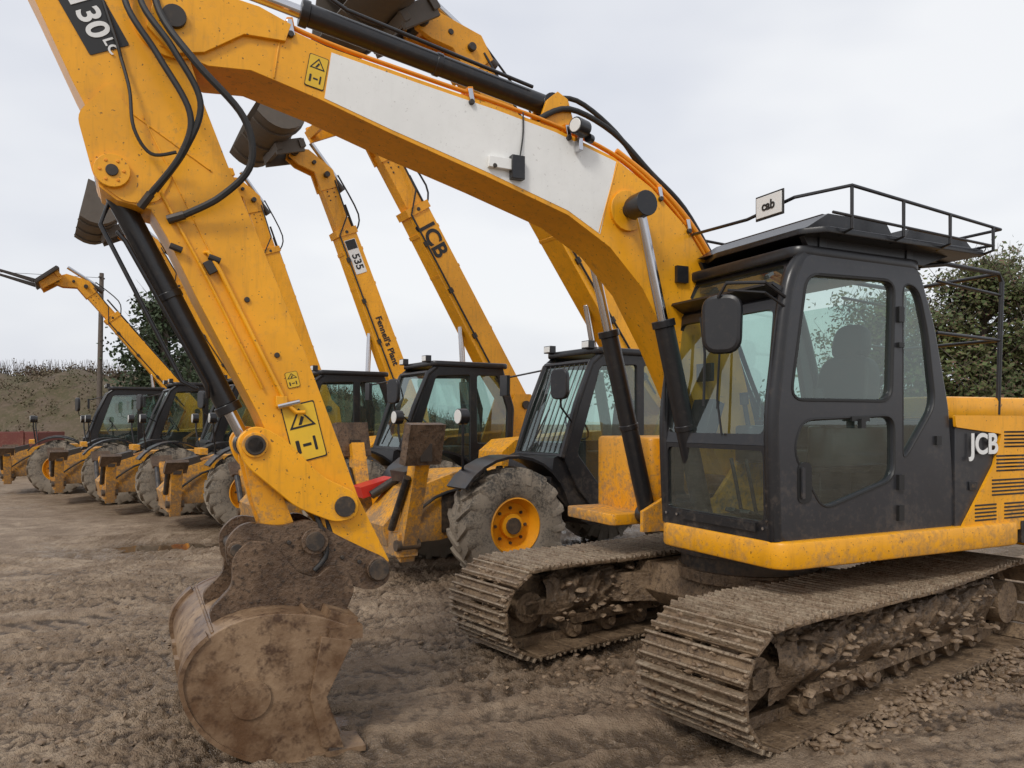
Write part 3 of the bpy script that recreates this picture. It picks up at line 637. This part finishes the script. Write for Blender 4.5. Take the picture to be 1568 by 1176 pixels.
    c_.plate(sd_,[[(-.84,1.38),(-1.18,2.40),(-1.74,2.43),(-1.74,1.12),(-1.15,1.02)],[(-1.84,1.42),(-1.84,2.43),(-2.2,2.43),(-2.38,1.93),(-2.36,1.42)]],1.06,.03,BLK,.05,.01)
    c_.plate(sd_,[[(-.9,1.5),(-1.2,2.40),(-2.2,2.43),(-2.36,1.5)]],.12,.03,BLK,.05)
    for y in(.13,1.06):
        c_.tube([(-.64,y,1.34),(-.85,y,1.95),(-1.06,y,2.42),(-1.2,y,2.53)],.038,BLK,10); c_.tube([(-2.42,y,1.3),(-2.46,y,1.95),(-2.28,y,2.5)],.03,BLK,8)
    rbox(c_,-2.36,-1.12,.08,1.11,2.53,2.61,BLK,.1,.02)
    c_.tube([(-.64,.13,1.36),(-.64,1.06,1.36)],.03,BLK); c_.tube([(-1.07,.13,2.44),(-1.07,1.06,2.44)],.035,BLK)
    if rail:
        for i in range(9): y=.2+i*.098; c_.tube([(-.60,y,1.4),(-.82,y,1.95),(-1.03,y,2.42)],.008,BLK,6)
    c_.tube([(-.62,.45,1.42),(-.80,.6,1.9)],.01,BLKF)
    rbox(c_,-1.95,-1.5,.38,.84,1.25,1.38,RUB,.07,.02); c_.box((-1.98,.6,1.7),(.12,.42,.62),RUB,(0,R(-8),0)); c_.box((-.95,.6,1.35),(.25,.6,.3),BLK)
    c_.tube([(-1.0,.6,1.4),(-1.2,.6,1.66)],.025,BLK)
    c_.tube([(-1.2+.10*math.sin(a),.6+.19*math.cos(a),1.68+.15*math.sin(a)) for a in [i*math.pi/8 for i in range(17)]],.014,BLKF,6)
    c_.tube([(-.75,1.1,1.75),(-.45,1.32,1.9),(-.42,1.34,2.05)],.012,BLK); c_.mesh(curve_mesh([fillet([(-.1,-.15),(.1,-.15),(.1,.15),(-.1,.15)],.07)],.03,.015),Matrix.Translation((-.42,1.34,2.15))@Matrix.Rotation(R(105),4,'Z')@XZ,BLK)
    c_.tube([(-1.1,.1,2.4),(-.7,-.2,2.3)],.012,BLK); c_.box((-.68,-.22,2.2),(.05,.17,.26),BLK)
    for y in(.2,.98): c_.box((-1.08,y,2.64),(.08,.15,.09),BLK); c_.box((-1.035,y,2.64),(.01,.12,.07),LENS)
    parts.append(c_.done(.004))
    gl=MB('cab_glass',[GLS])
    pane(gl,[(-.80,1.3),(-1.18,2.43),(-2.24,2.46),(-2.42,1.93),(-2.38,1.4),(-1.75,1.06),(-1.15,1.0)],1.06)
    pane(gl,[(-.88,1.45),(-1.18,2.43),(-2.22,2.46),(-2.4,1.5)],.12)
    Mw,Lw=slope(0,-.65,1.36,-1.07,2.43); paneM(gl,[(.15,0),(1.05,0),(1.05,Lw),(.15,Lw)],Mw)
    Mw,Lw=slope(0,-2.44,1.3,-2.30,2.5); paneM(gl,[(.15,0),(1.05,0),(1.05,Lw),(.15,Lw)],Mw)
    parts.append(gl.done(smooth=False))
    return parts
def tele_boom(parent,e,L,att,txt=None,thick=1.0):
    a=R(e); Mx=Matrix.Translation((-3.25,-.1,2.02))@Matrix.Rotation(-a,4,'Y')
    s=MB('lifting_boom',[YELF],parent); s.M=Mx
    hh=.20*thick; ww=.16*thick; Lm=L*.78
    s.prism([(-.15,-.1),(-.15,.1),(.1,hh),(Lm,hh*.95),(Lm,-hh*.95),(.9,-hh*1.25),(.1,-hh)],-ww,ww,YEL)
    s.prism([(Lm-.02,hh*1.08),(Lm+.10,hh*1.08),(Lm+.10,-hh*1.08),(Lm-.02,-hh*1.08)],-ww*1.15,ww*1.15,YELF)
    s.prism([(Lm-.35,hh*1.04),(Lm-.29,hh*1.04),(Lm-.29,-hh*1.04),(Lm-.35,-hh*1.04)],-ww*1.06,ww*.985,YELF)
    for q in(.3,.55): s.prism([(L*q,hh*1.04),(L*q+.05,hh*1.04),(L*q+.05,-hh*1.08),(L*q,-hh*1.08)],-ww*1.04,ww*.985,YELF)
    s.prism([(Lm,hh*.72),(L,hh*.7),(L,-hh*.7),(Lm,-hh*.72)],-ww*.78,ww*.78,YELF)
    hb=YELF
    HP=[(L-.12,hh*.85),(L+.18,hh*.95),(L+.32,hh*.5),(L+.62,-.12),(L+.72,-.42),(L+.60,-.50),(L+.42,-.40),(L+.22,-hh*.8),(L-.12,-hh*.85)]
    s.prism(HP,-ww*.9,-ww*.55,hb); s.prism(HP,ww*.55,ww*.9,hb)
    s.prism([(L-.1,hh*.6),(L+.3,hh*.2),(L+.55,-.3),(L+.25,-hh*.5),(L-.1,-hh*.6)],-ww*.55,ww*.55,hb)
    s.cyl((L+.62,-.26,-.40),(L+.62,.26,-.40),.06,DKM,n=12); s.cyl((L+.12,-.24,.02),(L+.12,.24,.02),.05,DKM,n=12); s.cyl((L+.38,-.2,-.12),(L+.38,.2,-.12),.035,DKM,n=12)
    s.cyl((L+.05,0,hh+.05),(L+.75,0,.02),.045,STL,n=12); s.cyl((L-.2,0,hh+.08),(L+.3,0,hh*.5),.065,DKM,n=12)
    s.tube([(.3,ww+.03,-hh*.8),(Lm,ww+.03,-hh*.8),(Lm+.3,ww+.06,.1),(L,ww*.9,.15)],.016,RUB,6)
    s.tube([(.5,0,hh+.03),(L*.9,0,hh+.03)],.022,RUB,6); s.tube([(.5,-.06,hh+.03),(L*.85,-.06,hh+.03)],.016,DKM,6)
    s.tube([(Lm,0,hh+.04),(Lm+.3,0,hh+.22),(L+.1,0,hh+.1)],.016,RUB,6,smooth=4)
    for q in range(4): s.box((.6+q*L*.18,ww+.02,-hh*.8),(.08,.04,.07),DKM)
    for q in range(8): s.cyl((L-.32+.04*q,ww*.78,(.06 if q%2 else -.06)),(L-.32+.04*q,ww*.86,(.06 if q%2 else -.06)),.013,DKM,n=6)
    s.cyl((Lm+.03,ww*1.1,.0),(Lm+.03,ww*1.2,.0),.03,DKM,n=10)
    cm=BKT if att=='bucket' else YELF
    s.prism([(L+.55,-.30),(L+.78,-.28),(L+.82,-.75),(L+.6,-.8)],-.42,-.36,cm); s.prism([(L+.55,-.30),(L+.78,-.28),(L+.82,-.75),(L+.6,-.8)],.36,.42,cm)
    s.bb(L+.62,L+.76,-.45,.45,-.36,-.26,cm); s.bb(L+.66,L+.78,-.45,.45,-.78,-.68,cm)
    if att=='bucket': bucket_profile(s,L+1.12,-.62,.9,math.pi-R(35),-1.12,1.12,BKT)
    if att=='forks':
        s.bb(L+.76,L+.82,-.6,.6,-.85,-.2,DKM)
        dx,dz=.80,-.60
        for y in(-.4,.35):
            s.prism([(L+.82,-.2),(L+.87,-.2),(L+.87,-.85),(L+.82,-.85)],y,y+.1,DKM)
            s.prism([(L+.82,-.80),(L+.87,-.78),(L+.87+1.3*dx,-.78+1.3*dz),(L+.86+1.3*dx,-.80+1.3*dz),(L+.82,-.86)],y,y+.1,DKM)
    if txt:
        for body,size,pos,m in txt:
            if body=='535':
                s.plate([(pos-.32,-.11),(pos+.32,-.11),(pos+.32,.11),(pos-.32,.11)],[],ww+.006,.004,WHF,.01); s.text('535',.2,pos-.1,0,ww+.010,-1,0,BLKF)
                s.plate([(pos+.31,-.1),(pos+.14,-.1),(pos+.14,.1),(pos+.31,.1)],[],ww+.010,.004,BLKF,.01)
            else: s.text(body,size,pos,.0,ww+.006,-1,0,m)
    s.M=Matrix.Identity(4)
    P=Mx@Vector((L*.36,0,-hh*1.1)); Q=Vector((-2.35,-.1,1.05)); mid=Q+(P-Q)*.6
    s.cyl(Q,mid,.075,BLK,n=16); s.cyl(mid,P,.045,STL,n=16)
    s.done(.008)
bodyA=tele_body(True,True); bodyB=tele_body(False,False)
specs=[((-.55,9.2),58,52,5.15,'bucket',1.3,None,bodyA),
       ((-2.65,11.2),58,58,4.5,'none',1.0,[('JCB',.36,3.02,BLKF),],bodyB),
       ((-4.75,13.2),59,68,4.4,'bucket',.98,[('535',.2,3.0,WHF),('Fennell\'s Plant',.17,1.35,BLKF)],bodyB),
       ((-6.85,15.2),57,70,4.5,'none',1.0,None,bodyB),
       ((-8.95,17.2),58,57,4.35,'bucket',1.0,None,bodyB),
       ((-11.45,19.4),60,50,4.0,'forks',.95,None,bodyB),
       ]
used=set()
for (xy,H_,e_,L_,att,th,txt,body) in specs:
    E=empty('telehandler',(xy[0],xy[1],0),R(270-H_))
    for ob in body:
        if ob.name not in used: ob.parent=E; used.add(ob.name)
        else:
            o2=ob.copy(); o2.parent=E; COL.objects.link(o2)
    tele_boom(E,e_,L_,att,txt,th)

# ================================================================ GROUND
def axis(a0,a1,fine,far):
    c_=list(np.arange(a0,a1,fine)); st=fine
    hi=[];x=a1
    while x<far: hi.append(x); st*=1.10; x+=st
    hi.append(far); st=fine; lo=[]; x=a0-fine
    while x>-far: lo.append(x); st*=1.10; x-=st
    lo.append(-far); return np.array(lo[::-1]+c_+hi)
xs=axis(-6.0,4.2,.021,400); ys=axis(2.7,9.4,.021,400)
TRAILS=[(-3,7.5,R(12),.28,.19),(-2.5,5.6,R(20),.28,.19),(-3,9.5,R(-8),.28,.2),(-1.0,4.6,R(37),.34,.17),(-4,6.5,R(35),.26,.2),(-5,12,R(-15),.3,.2),(-5,10.4,R(4),.3,.2),(-2.2,4.0,R(8),.3,.19),(-4.5,8.2,R(-20),.26,.2),(.2,3.6,R(30),.3,.18),(-.3,5.6,R(37),.3,.17)]
nz=noise.noise
def hgt(x,y):
    d=math.hypot(x,y)
    n=nz((x*.35,y*.35,1.0))*.045+nz((x*1.3,y*1.3,5.0))*.018
    u0=x*.966+y*.259; v0=-x*.259+y*.966
    if d<40: n+=nz((x*3.4,y*3.4,9.0))*.012+nz((u0*.5,v0*3.2,40))*.032
    if d<14:
        wx=x+.10*nz((x*3,y*3,50)); wy=y+.10*nz((x*3,y*3,60)); churn=max(.4,min(1.1,.75+1.8*nz((x*.6,y*.6,31))))
        cl=nz((wx*7,wy*7,7.0)); cl2=nz((wx*15,wy*15,17.0)); cl3=nz((wx*30,wy*30,23.0))
        n+=(min(.25,abs(cl))*.075+min(.2,abs(cl2))*.075+max(-.15,cl3)*.026+max(0,nz((x*21,y*21,63))-.12)*.06)*churn-.025*churn
        for (px,py,ang,wd,st) in TRAILS:
            c_,s_=math.cos(ang),math.sin(ang); u_=(x-px)*c_+(y-py)*s_; v_=-(x-px)*s_+(y-py)*c_+.25*math.sin(u_*.35)+.05*nz((x*2.2,y*2.2,70))
            if abs(v_)<wd:
                k_=min(1,(1-(abs(v_)/wd)**4)*1.1); msk=max(0,min(1,.45+1.8*nz((x*.7,y*.7,20+ang))))
                n-=.045*k_*msk; n+=.013*msk*k_*math.sin((u_+abs(v_)*.6+.05*nz((x*4,y*4,80)))*2*math.pi/st)*max(0,.5+1.5*nz((x*1.7,y*1.7,90)))
            elif abs(v_)<wd+.12: n+=.032*(1-abs(abs(v_)-wd-.06)/.06)*max(0,.5+nz((x*3,y*3,44)))
        q=((x+4.7)/1.3)**2+((y-11.0)/.45)**2
        if q<1: n-=.10*(1-q)
    return n
X,Y=np.meshgrid(xs,ys); nx,ny=len(xs),len(ys)
Z=np.array([[hgt(float(x),float(y)) for x in xs] for y in ys])
V=np.stack([X.ravel(),Y.ravel(),Z.ravel()],1)
idx=np.arange(nx*ny).reshape(ny,nx); F=np.stack([idx[:-1,:-1].ravel(),idx[:-1,1:].ravel(),idx[1:,1:].ravel(),idx[1:,:-1].ravel()],1)
me=bpy.data.meshes.new('muddy_ground'); me.from_pydata(V.tolist(),[],F.tolist()); me.polygons.foreach_set('use_smooth',[True]*len(me.polygons))
def blur(A,k):
    for ax in(0,1):
        B=np.zeros_like(A)
        for o_ in range(-k,k+1): B+=np.roll(A,o_,ax)
        A=B/(2*k+1)
    return A
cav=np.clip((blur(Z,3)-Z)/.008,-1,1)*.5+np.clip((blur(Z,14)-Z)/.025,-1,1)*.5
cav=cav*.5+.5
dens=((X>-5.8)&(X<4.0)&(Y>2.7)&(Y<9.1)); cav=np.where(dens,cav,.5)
near=np.exp(-(((X-1.2)/3.0)**2+((Y-5.4)/2.6)**2))
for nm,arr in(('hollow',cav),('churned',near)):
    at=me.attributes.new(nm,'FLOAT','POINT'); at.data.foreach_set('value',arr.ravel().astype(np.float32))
GM,nt,bs=newmat('muddy_ground')
def attr(n): a_=N(nt,'ShaderNodeAttribute'); a_.attribute_name=n; return a_.outputs['Fac']
n0=noise_n(nt,.45,4,.6); n1=noise_n(nt,2.3,5,.7); n2=noise_n(nt,20,4,.75); n3=noise_n(nt,85,2,.7)
a=mix(nt,ramp(nt,n1.outputs['Fac'],.40,.60).outputs[0],(.23,.158,.098),(.44,.33,.225))
a=mix(nt,mth(nt,'MULTIPLY',ramp(nt,n0.outputs['Fac'],.42,.60).outputs[0],.5),a.outputs[0],(.20,.135,.082))
a=mix(nt,mth(nt,'MULTIPLY',ramp(nt,n2.outputs['Fac'],.50,.66).outputs[0],.5),a.outputs[0],(.14,.093,.056))
a=mix(nt,mth(nt,'MULTIPLY',ramp(nt,n3.outputs['Fac'],.62,.70).outputs[0],.5),a.outputs[0],(.50,.43,.33))
a=mix(nt,mth(nt,'MULTIPLY',attr('churned'),.55),a.outputs[0],(.165,.108,.064))
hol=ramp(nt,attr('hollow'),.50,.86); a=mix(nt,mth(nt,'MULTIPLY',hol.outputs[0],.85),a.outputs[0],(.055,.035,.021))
g_=N(nt,'ShaderNodeNewGeometry'); sx=N(nt,'ShaderNodeSeparateXYZ'); nt.links.new(g_.outputs['Position'],sx.inputs[0])
wet=ramp(nt,mth(nt,'SUBTRACT',mth(nt,'MULTIPLY',n1.outputs['Fac'],.12),sx.outputs['Z']),.070,.11)
a=mix(nt,mth(nt,'MULTIPLY',wet.outputs[0],.5),a.outputs[0],(.12,.08,.047))
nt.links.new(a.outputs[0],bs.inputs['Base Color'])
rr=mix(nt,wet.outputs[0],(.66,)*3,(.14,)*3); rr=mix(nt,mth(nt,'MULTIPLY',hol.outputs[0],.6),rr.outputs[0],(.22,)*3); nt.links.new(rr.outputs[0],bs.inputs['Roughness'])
hs=mth(nt,'ADD',mth(nt,'MULTIPLY',n1.outputs['Fac'],.25),mth(nt,'ADD',mth(nt,'MULTIPLY',n2.outputs['Fac'],.9),mth(nt,'MULTIPLY',n3.outputs['Fac'],.4)))
bump(nt,bs,hs,.9,.05)
me.materials.append(GM); go=bpy.data.objects.new('muddy_ground',me); COL.objects.link(go)
WM,nt,bs=newmat('muddy_water'); bs.inputs['Base Color'].default_value=(.10,.07,.045,1); bs.inputs['Roughness'].default_value=.06
pu=MB('puddle',[WM]); pu.add([(-4.7+1.4*math.cos(i*math.pi/16),11.0+.5*math.sin(i*math.pi/16),-.05) for i in range(32)],[tuple(range(32))],WM); pu.done(smooth=False)
gc=MB('mud_clods',[CLOD]); pts=[]
for i in range(7500):
    y=2.9+7.4*random.random()**1.3; x=random.uniform(-.72,.72)*y+.0
    if x>4.2 or x<-6: continue
    if nz((x*.6,y*.6,31))<-.16: continue
    pts.append((x,y,hgt(x,y),random.choice((.004,.005,.007,.009,.012,.018))*random.uniform(.7,1.3)))
Rz=Matrix.Rotation(R(217),2)
for i in range(1000):
    u_=random.uniform(-1.9,1.4); v_=1.0+random.choice((.40,.42,.5,.34))+random.expovariate(11)*.9-.05
    w_=Rz@Vector((u_,v_)); x,y=w_.x+1.862,w_.y+6.051; pts.append((x,y,hgt(x,y)+random.uniform(0,.03)*(v_<1.5),random.uniform(.008,.036)))
for i in range(260):
    u_=random.uniform(-1.2,1.7); w_=Rz@Vector((u_,random.uniform(-.6,.6))); x,y=w_.x+1.862,w_.y+6.051; pts.append((x,y,hgt(x,y),random.uniform(.010,.045)))
clods(gc,pts,CLOD,5); gc.done(angle=60)

# ================================================================ BACKGROUND
def leafmat(name,c0,c1,c2):
    m,nt,b_=newmat(name); n=noise_n(nt,.9,2,.7); n2_=noise_n(nt,14,1,.7)
    a=mix(nt,ramp(nt,n.outputs['Fac'],.38,.62).outputs[0],c0,c1); a=mix(nt,ramp(nt,n2_.outputs['Fac'],.5,.66).outputs[0],a.outputs[0],c2)
    nt.links.new(a.outputs[0],b_.inputs['Base Color']); b_.inputs['Roughness'].default_value=.7; return m
LF1=leafmat('ivy_leaves',(.025,.04,.015),(.055,.08,.03),(.035,.05,.022))
LF2=leafmat('autumn_leaves',(.05,.08,.02),(.10,.125,.03),(.13,.06,.045))
LF3=leafmat('hedge_twigs',(.11,.075,.05),(.15,.105,.07),(.075,.06,.038))
LF4=leafmat('bank_weeds',(.12,.085,.05),(.07,.08,.03),(.16,.115,.07))
BRK=muddy('bark',(.09,.07,.055),(.14,.11,.085),(.06,.05,.04),8,.8,0,det=3)
GRS=muddy('bank_soil',(.10,.07,.042),(.075,.065,.03),(.14,.10,.065),1.2,1.0,0,det=4)
def leaves(mb,centers,per,spread,size,m,rnd):
    vs=[];fs=[]
    for (cx,cy,cz,rr) in centers:
        for i in range(per):
            d_=Vector((rnd.gauss(0,1),rnd.gauss(0,1),rnd.gauss(0,.8)))*rr*spread
            p_=Vector((cx,cy,cz))+d_; a_=Vector((rnd.uniform(-1,1),rnd.uniform(-1,1),rnd.uniform(-1,1))).normalized(); b_=a_.orthogonal().normalized(); s_=size*rnd.uniform(.6,1.4)
            o=len(vs); vs+=[p_-a_*s_,p_-b_*s_*.6,p_+a_*s_,p_+b_*s_*.6]; fs.append((o,o+1,o+2,o+3))
    mb.add(vs,fs,m)
def tree(name,x,y,H_,Wd,seed,m,nclump=60,per=120,size=.12,bare=.2,z0=.15):
    rnd=random.Random(seed); E=empty(name,(x,y,0),0); s=MB('trunk_and_limbs',[BRK],E); L_=MB('foliage',[m],E)
    s.tube([(0,0,-.1),(.1,.05,H_*.3),(.05,-.1,H_*.6),(.2,0,H_*.9)],[.28,.22,.14,.04],BRK,8)
    cs=[]
    for i in range(nclump):
        t_=rnd.uniform(z0,.93); wr=Wd*math.sin(math.pi*min(1,(t_*.85+.12)))**.7; a_=rnd.uniform(0,6.28); rr=wr*rnd.uniform(.25,1)
        px,py,pz=rr*math.cos(a_),rr*math.sin(a_),H_*t_+rnd.uniform(-.3,.3)
        zb=max(.5,pz-rr*.7); s.tube([(.08,0,zb),(px*.5,py*.5,(zb+pz)/2+.15),(px,py,pz)],[.06,.035,.012],BRK,5)
        for j in range(4):
            e_=Vector((px,py,pz))+Vector((rnd.uniform(-1,1),rnd.uniform(-1,1),rnd.uniform(.2,1.4)))*.75; s.tube([(px,py,pz),tuple(e_)],[.012,.004],BRK,4)
        if rnd.random()>bare+(.2 if t_>.75 else 0): cs.append((px,py,pz,rnd.uniform(.6,1.2)))
    leaves(L_,cs,per,.42,size,m,rnd); s.done(); L_.done(smooth=False)
tree('hedgerow_tree',15.2,25,7.1,2.6,11,LF2,150,210,.085,.03,.03)
tree('hedgerow_tree',18.4,26,7.9,2.8,12,LF2,110,190,.09,.04,.04)
tree('hedgerow_tree',13.6,29,6.8,2.2,15,LF2,90,170,.09,.06,.05)
tree('ivy_covered_tree',-15.4,34,7.6,1.5,21,LF1,70,170,.10,.25,.2)
tree('ivy_covered_tree',-13.4,36,5.6,1.6,22,LF1,50,150,.10,.25,.2)
tree('ivy_covered_tree',5.5,33,6.2,1.5,23,LF1,30,90,.1,.4,.2)
bk=MB('earth_bank',[GRS]); bx_=[];NXb,NYb=160,20
HB=lambda x: 3.5*(1/(1+math.exp((x+6)/3.0)))+.5
def bank_z(x,j):
    t_=min(1,j/7); return -.1+HB(x)*(t_*t_*(3-2*t_))+(nz((x*.5,j*.6,2))*.5+nz((x*1.4,j*1.2,8))*.2)*min(1,j)
for j in range(NYb):
    for i in range(NXb):
        x=-75+i*.75; y=28.5+j*1.2; bx_.append((x,y+nz((x*.2,0,3))*1.2,bank_z(x,j)))
bk.add(bx_,[(j*NXb+i,j*NXb+i+1,(j+1)*NXb+i+1,(j+1)*NXb+i) for j in range(NYb-1) for i in range(NXb-1)],GRS); bk.done(angle=180)
hd=MB('hedge',[LF3]); rnd=random.Random(4); cs=[]
for i in range(430):
    x=rnd.uniform(-42,20); cs.append((x,38+rnd.uniform(-.5,.5),HB(x)+rnd.uniform(-.2,.25),.42))
leaves(hd,cs,70,.5,.055,LF3,rnd)
for i in range(2200):
    x=rnd.uniform(-42,5); hd.tube([(x,38,HB(x)-.1),(x+rnd.uniform(-.3,.3),38+rnd.uniform(-.4,.4),HB(x)+rnd.uniform(.35,.85))],[.014,.005],LF3,3)
hd.done(smooth=False)
wdz=MB('bank_weeds',[LF4]); cs=[]
for i in range(620):
    x=rnd.uniform(-34,-6); j=rnd.uniform(.1,8.5); cs.append((x,28.5+j*1.2,bank_z(x,j)+.03,rnd.uniform(.2,.5)))
leaves(wdz,cs,40,.65,.05,LF4,rnd); wdz.done(smooth=False)
sh=MB('scrub_line',[LF1]); cs=[(rnd.uniform(8,40),31+rnd.uniform(-1,2),rnd.uniform(.2,2.6),.8) for i in range(130)]; leaves(sh,cs,90,.5,.11,LF1,rnd); sh.done(smooth=False)
pl=MB('telegraph_pole',[BRK]); pl.tube([(-17.75,33,0),(-17.6,33,8.1)],[.13,.09],BRK,10); pl.cyl((-17.6,32.8,7.9),(-17.6,33.2,7.9),.04,DKM,n=8); pl.done()
cbz=MB('overhead_cable',[RUB]); cbz.tube([(-17.6,33,7.9),(-30,32.5,8.6),(-45,32,10)],.012,RUB,4,smooth=6); cbz.done()
TE=empty('flatbed_trailer',(-18.4,24.5,0),R(12)); tr=MB('deck',[RDB],TE)
tr.bb(-3.4,3.4,-1.1,1.1,.85,1.0,RDB); tr.bb(-3.4,3.4,-1.14,-1.10,.9,1.4,RDB); tr.bb(-3.4,3.4,1.10,1.14,.9,1.4,RDB); tr.bb(3.38,3.42,-1.1,1.1,.9,1.4,RDB)
for i in range(7): tr.bb(-3.1+i*1.0,-3.0+i*1.0,-1.18,-1.14,.85,1.45,RDB)
for x in(-.6,.6):
    for y in(-.95,.95): tr.cyl((x,y-.14,.42),(x,y+.14,.42),.42,RUB,n=24); tr.cyl((x,y-.15,.42),(x,y+.15,.42),.2,DKM,n=16)
tr.done(.01)

# ================================================================ LIGHT / WORLD / CAMERA
wd=bpy.data.worlds.new('World'); sc.world=wd; wd.use_nodes=True; nt=wd.node_tree; nt.nodes.clear()
o=N(nt,'ShaderNodeOutputWorld'); sk=N(nt,'ShaderNodeTexSky'); sk.sky_type='NISHITA'; sk.sun_disc=False; sk.sun_elevation=R(42); sk.sun_rotation=R(205); sk.dust_density=4; sk.air_density=1.2
b1=N(nt,'ShaderNodeBackground'); b1.inputs[1].default_value=.10; nt.links.new(sk.outputs[0],b1.inputs[0])
tc=N(nt,'ShaderNodeTexCoord'); mp=N(nt,'ShaderNodeMapping'); mp.inputs['Scale'].default_value=(1,1,2.6); nt.links.new(tc.outputs['Generated'],mp.inputs['Vector'])
nn=noise_n(nt,1.5,4,.5,vec=mp.outputs[0]); r_=ramp(nt,nn.outputs['Fac'],.34,.66,(.66,.69,.78,1),(.95,.96,.98,1))
b2=N(nt,'ShaderNodeBackground'); nt.links.new(r_.outputs[0],b2.inputs[0]); b2.inputs[1].default_value=1.04
mx=N(nt,'ShaderNodeMixShader'); mx.inputs[0].default_value=.88; nt.links.new(b1.outputs[0],mx.inputs[1]); nt.links.new(b2.outputs[0],mx.inputs[2]); nt.links.new(mx.outputs[0],o.inputs[0])
sl=bpy.data.lights.new('sun','SUN'); sl.energy=1.5; sl.angle=R(12); sl.color=(1,.96,.9); so_=bpy.data.objects.new('sun',sl); COL.objects.link(so_)
az=R(205); el=R(42)
dv=Vector((math.sin(az)*math.cos(el),math.cos(az)*math.cos(el),math.sin(el))); so_.rotation_euler=dv.to_track_quat('Z','Y').to_euler()
cam=bpy.data.cameras.new('camera'); cam.sensor_width=36; cam.lens=1178/1568*36; cam.shift_y=57/1568; cam.clip_end=2000; cam.clip_start=.05
co=bpy.data.objects.new('camera',cam); COL.objects.link(co); co.location=(0,0,1.75); co.rotation_euler=(R(90),0,0); sc.camera=co
sc.view_settings.view_transform='Standard'; sc.view_settings.look='None'; sc.view_settings.exposure=0
print('done')
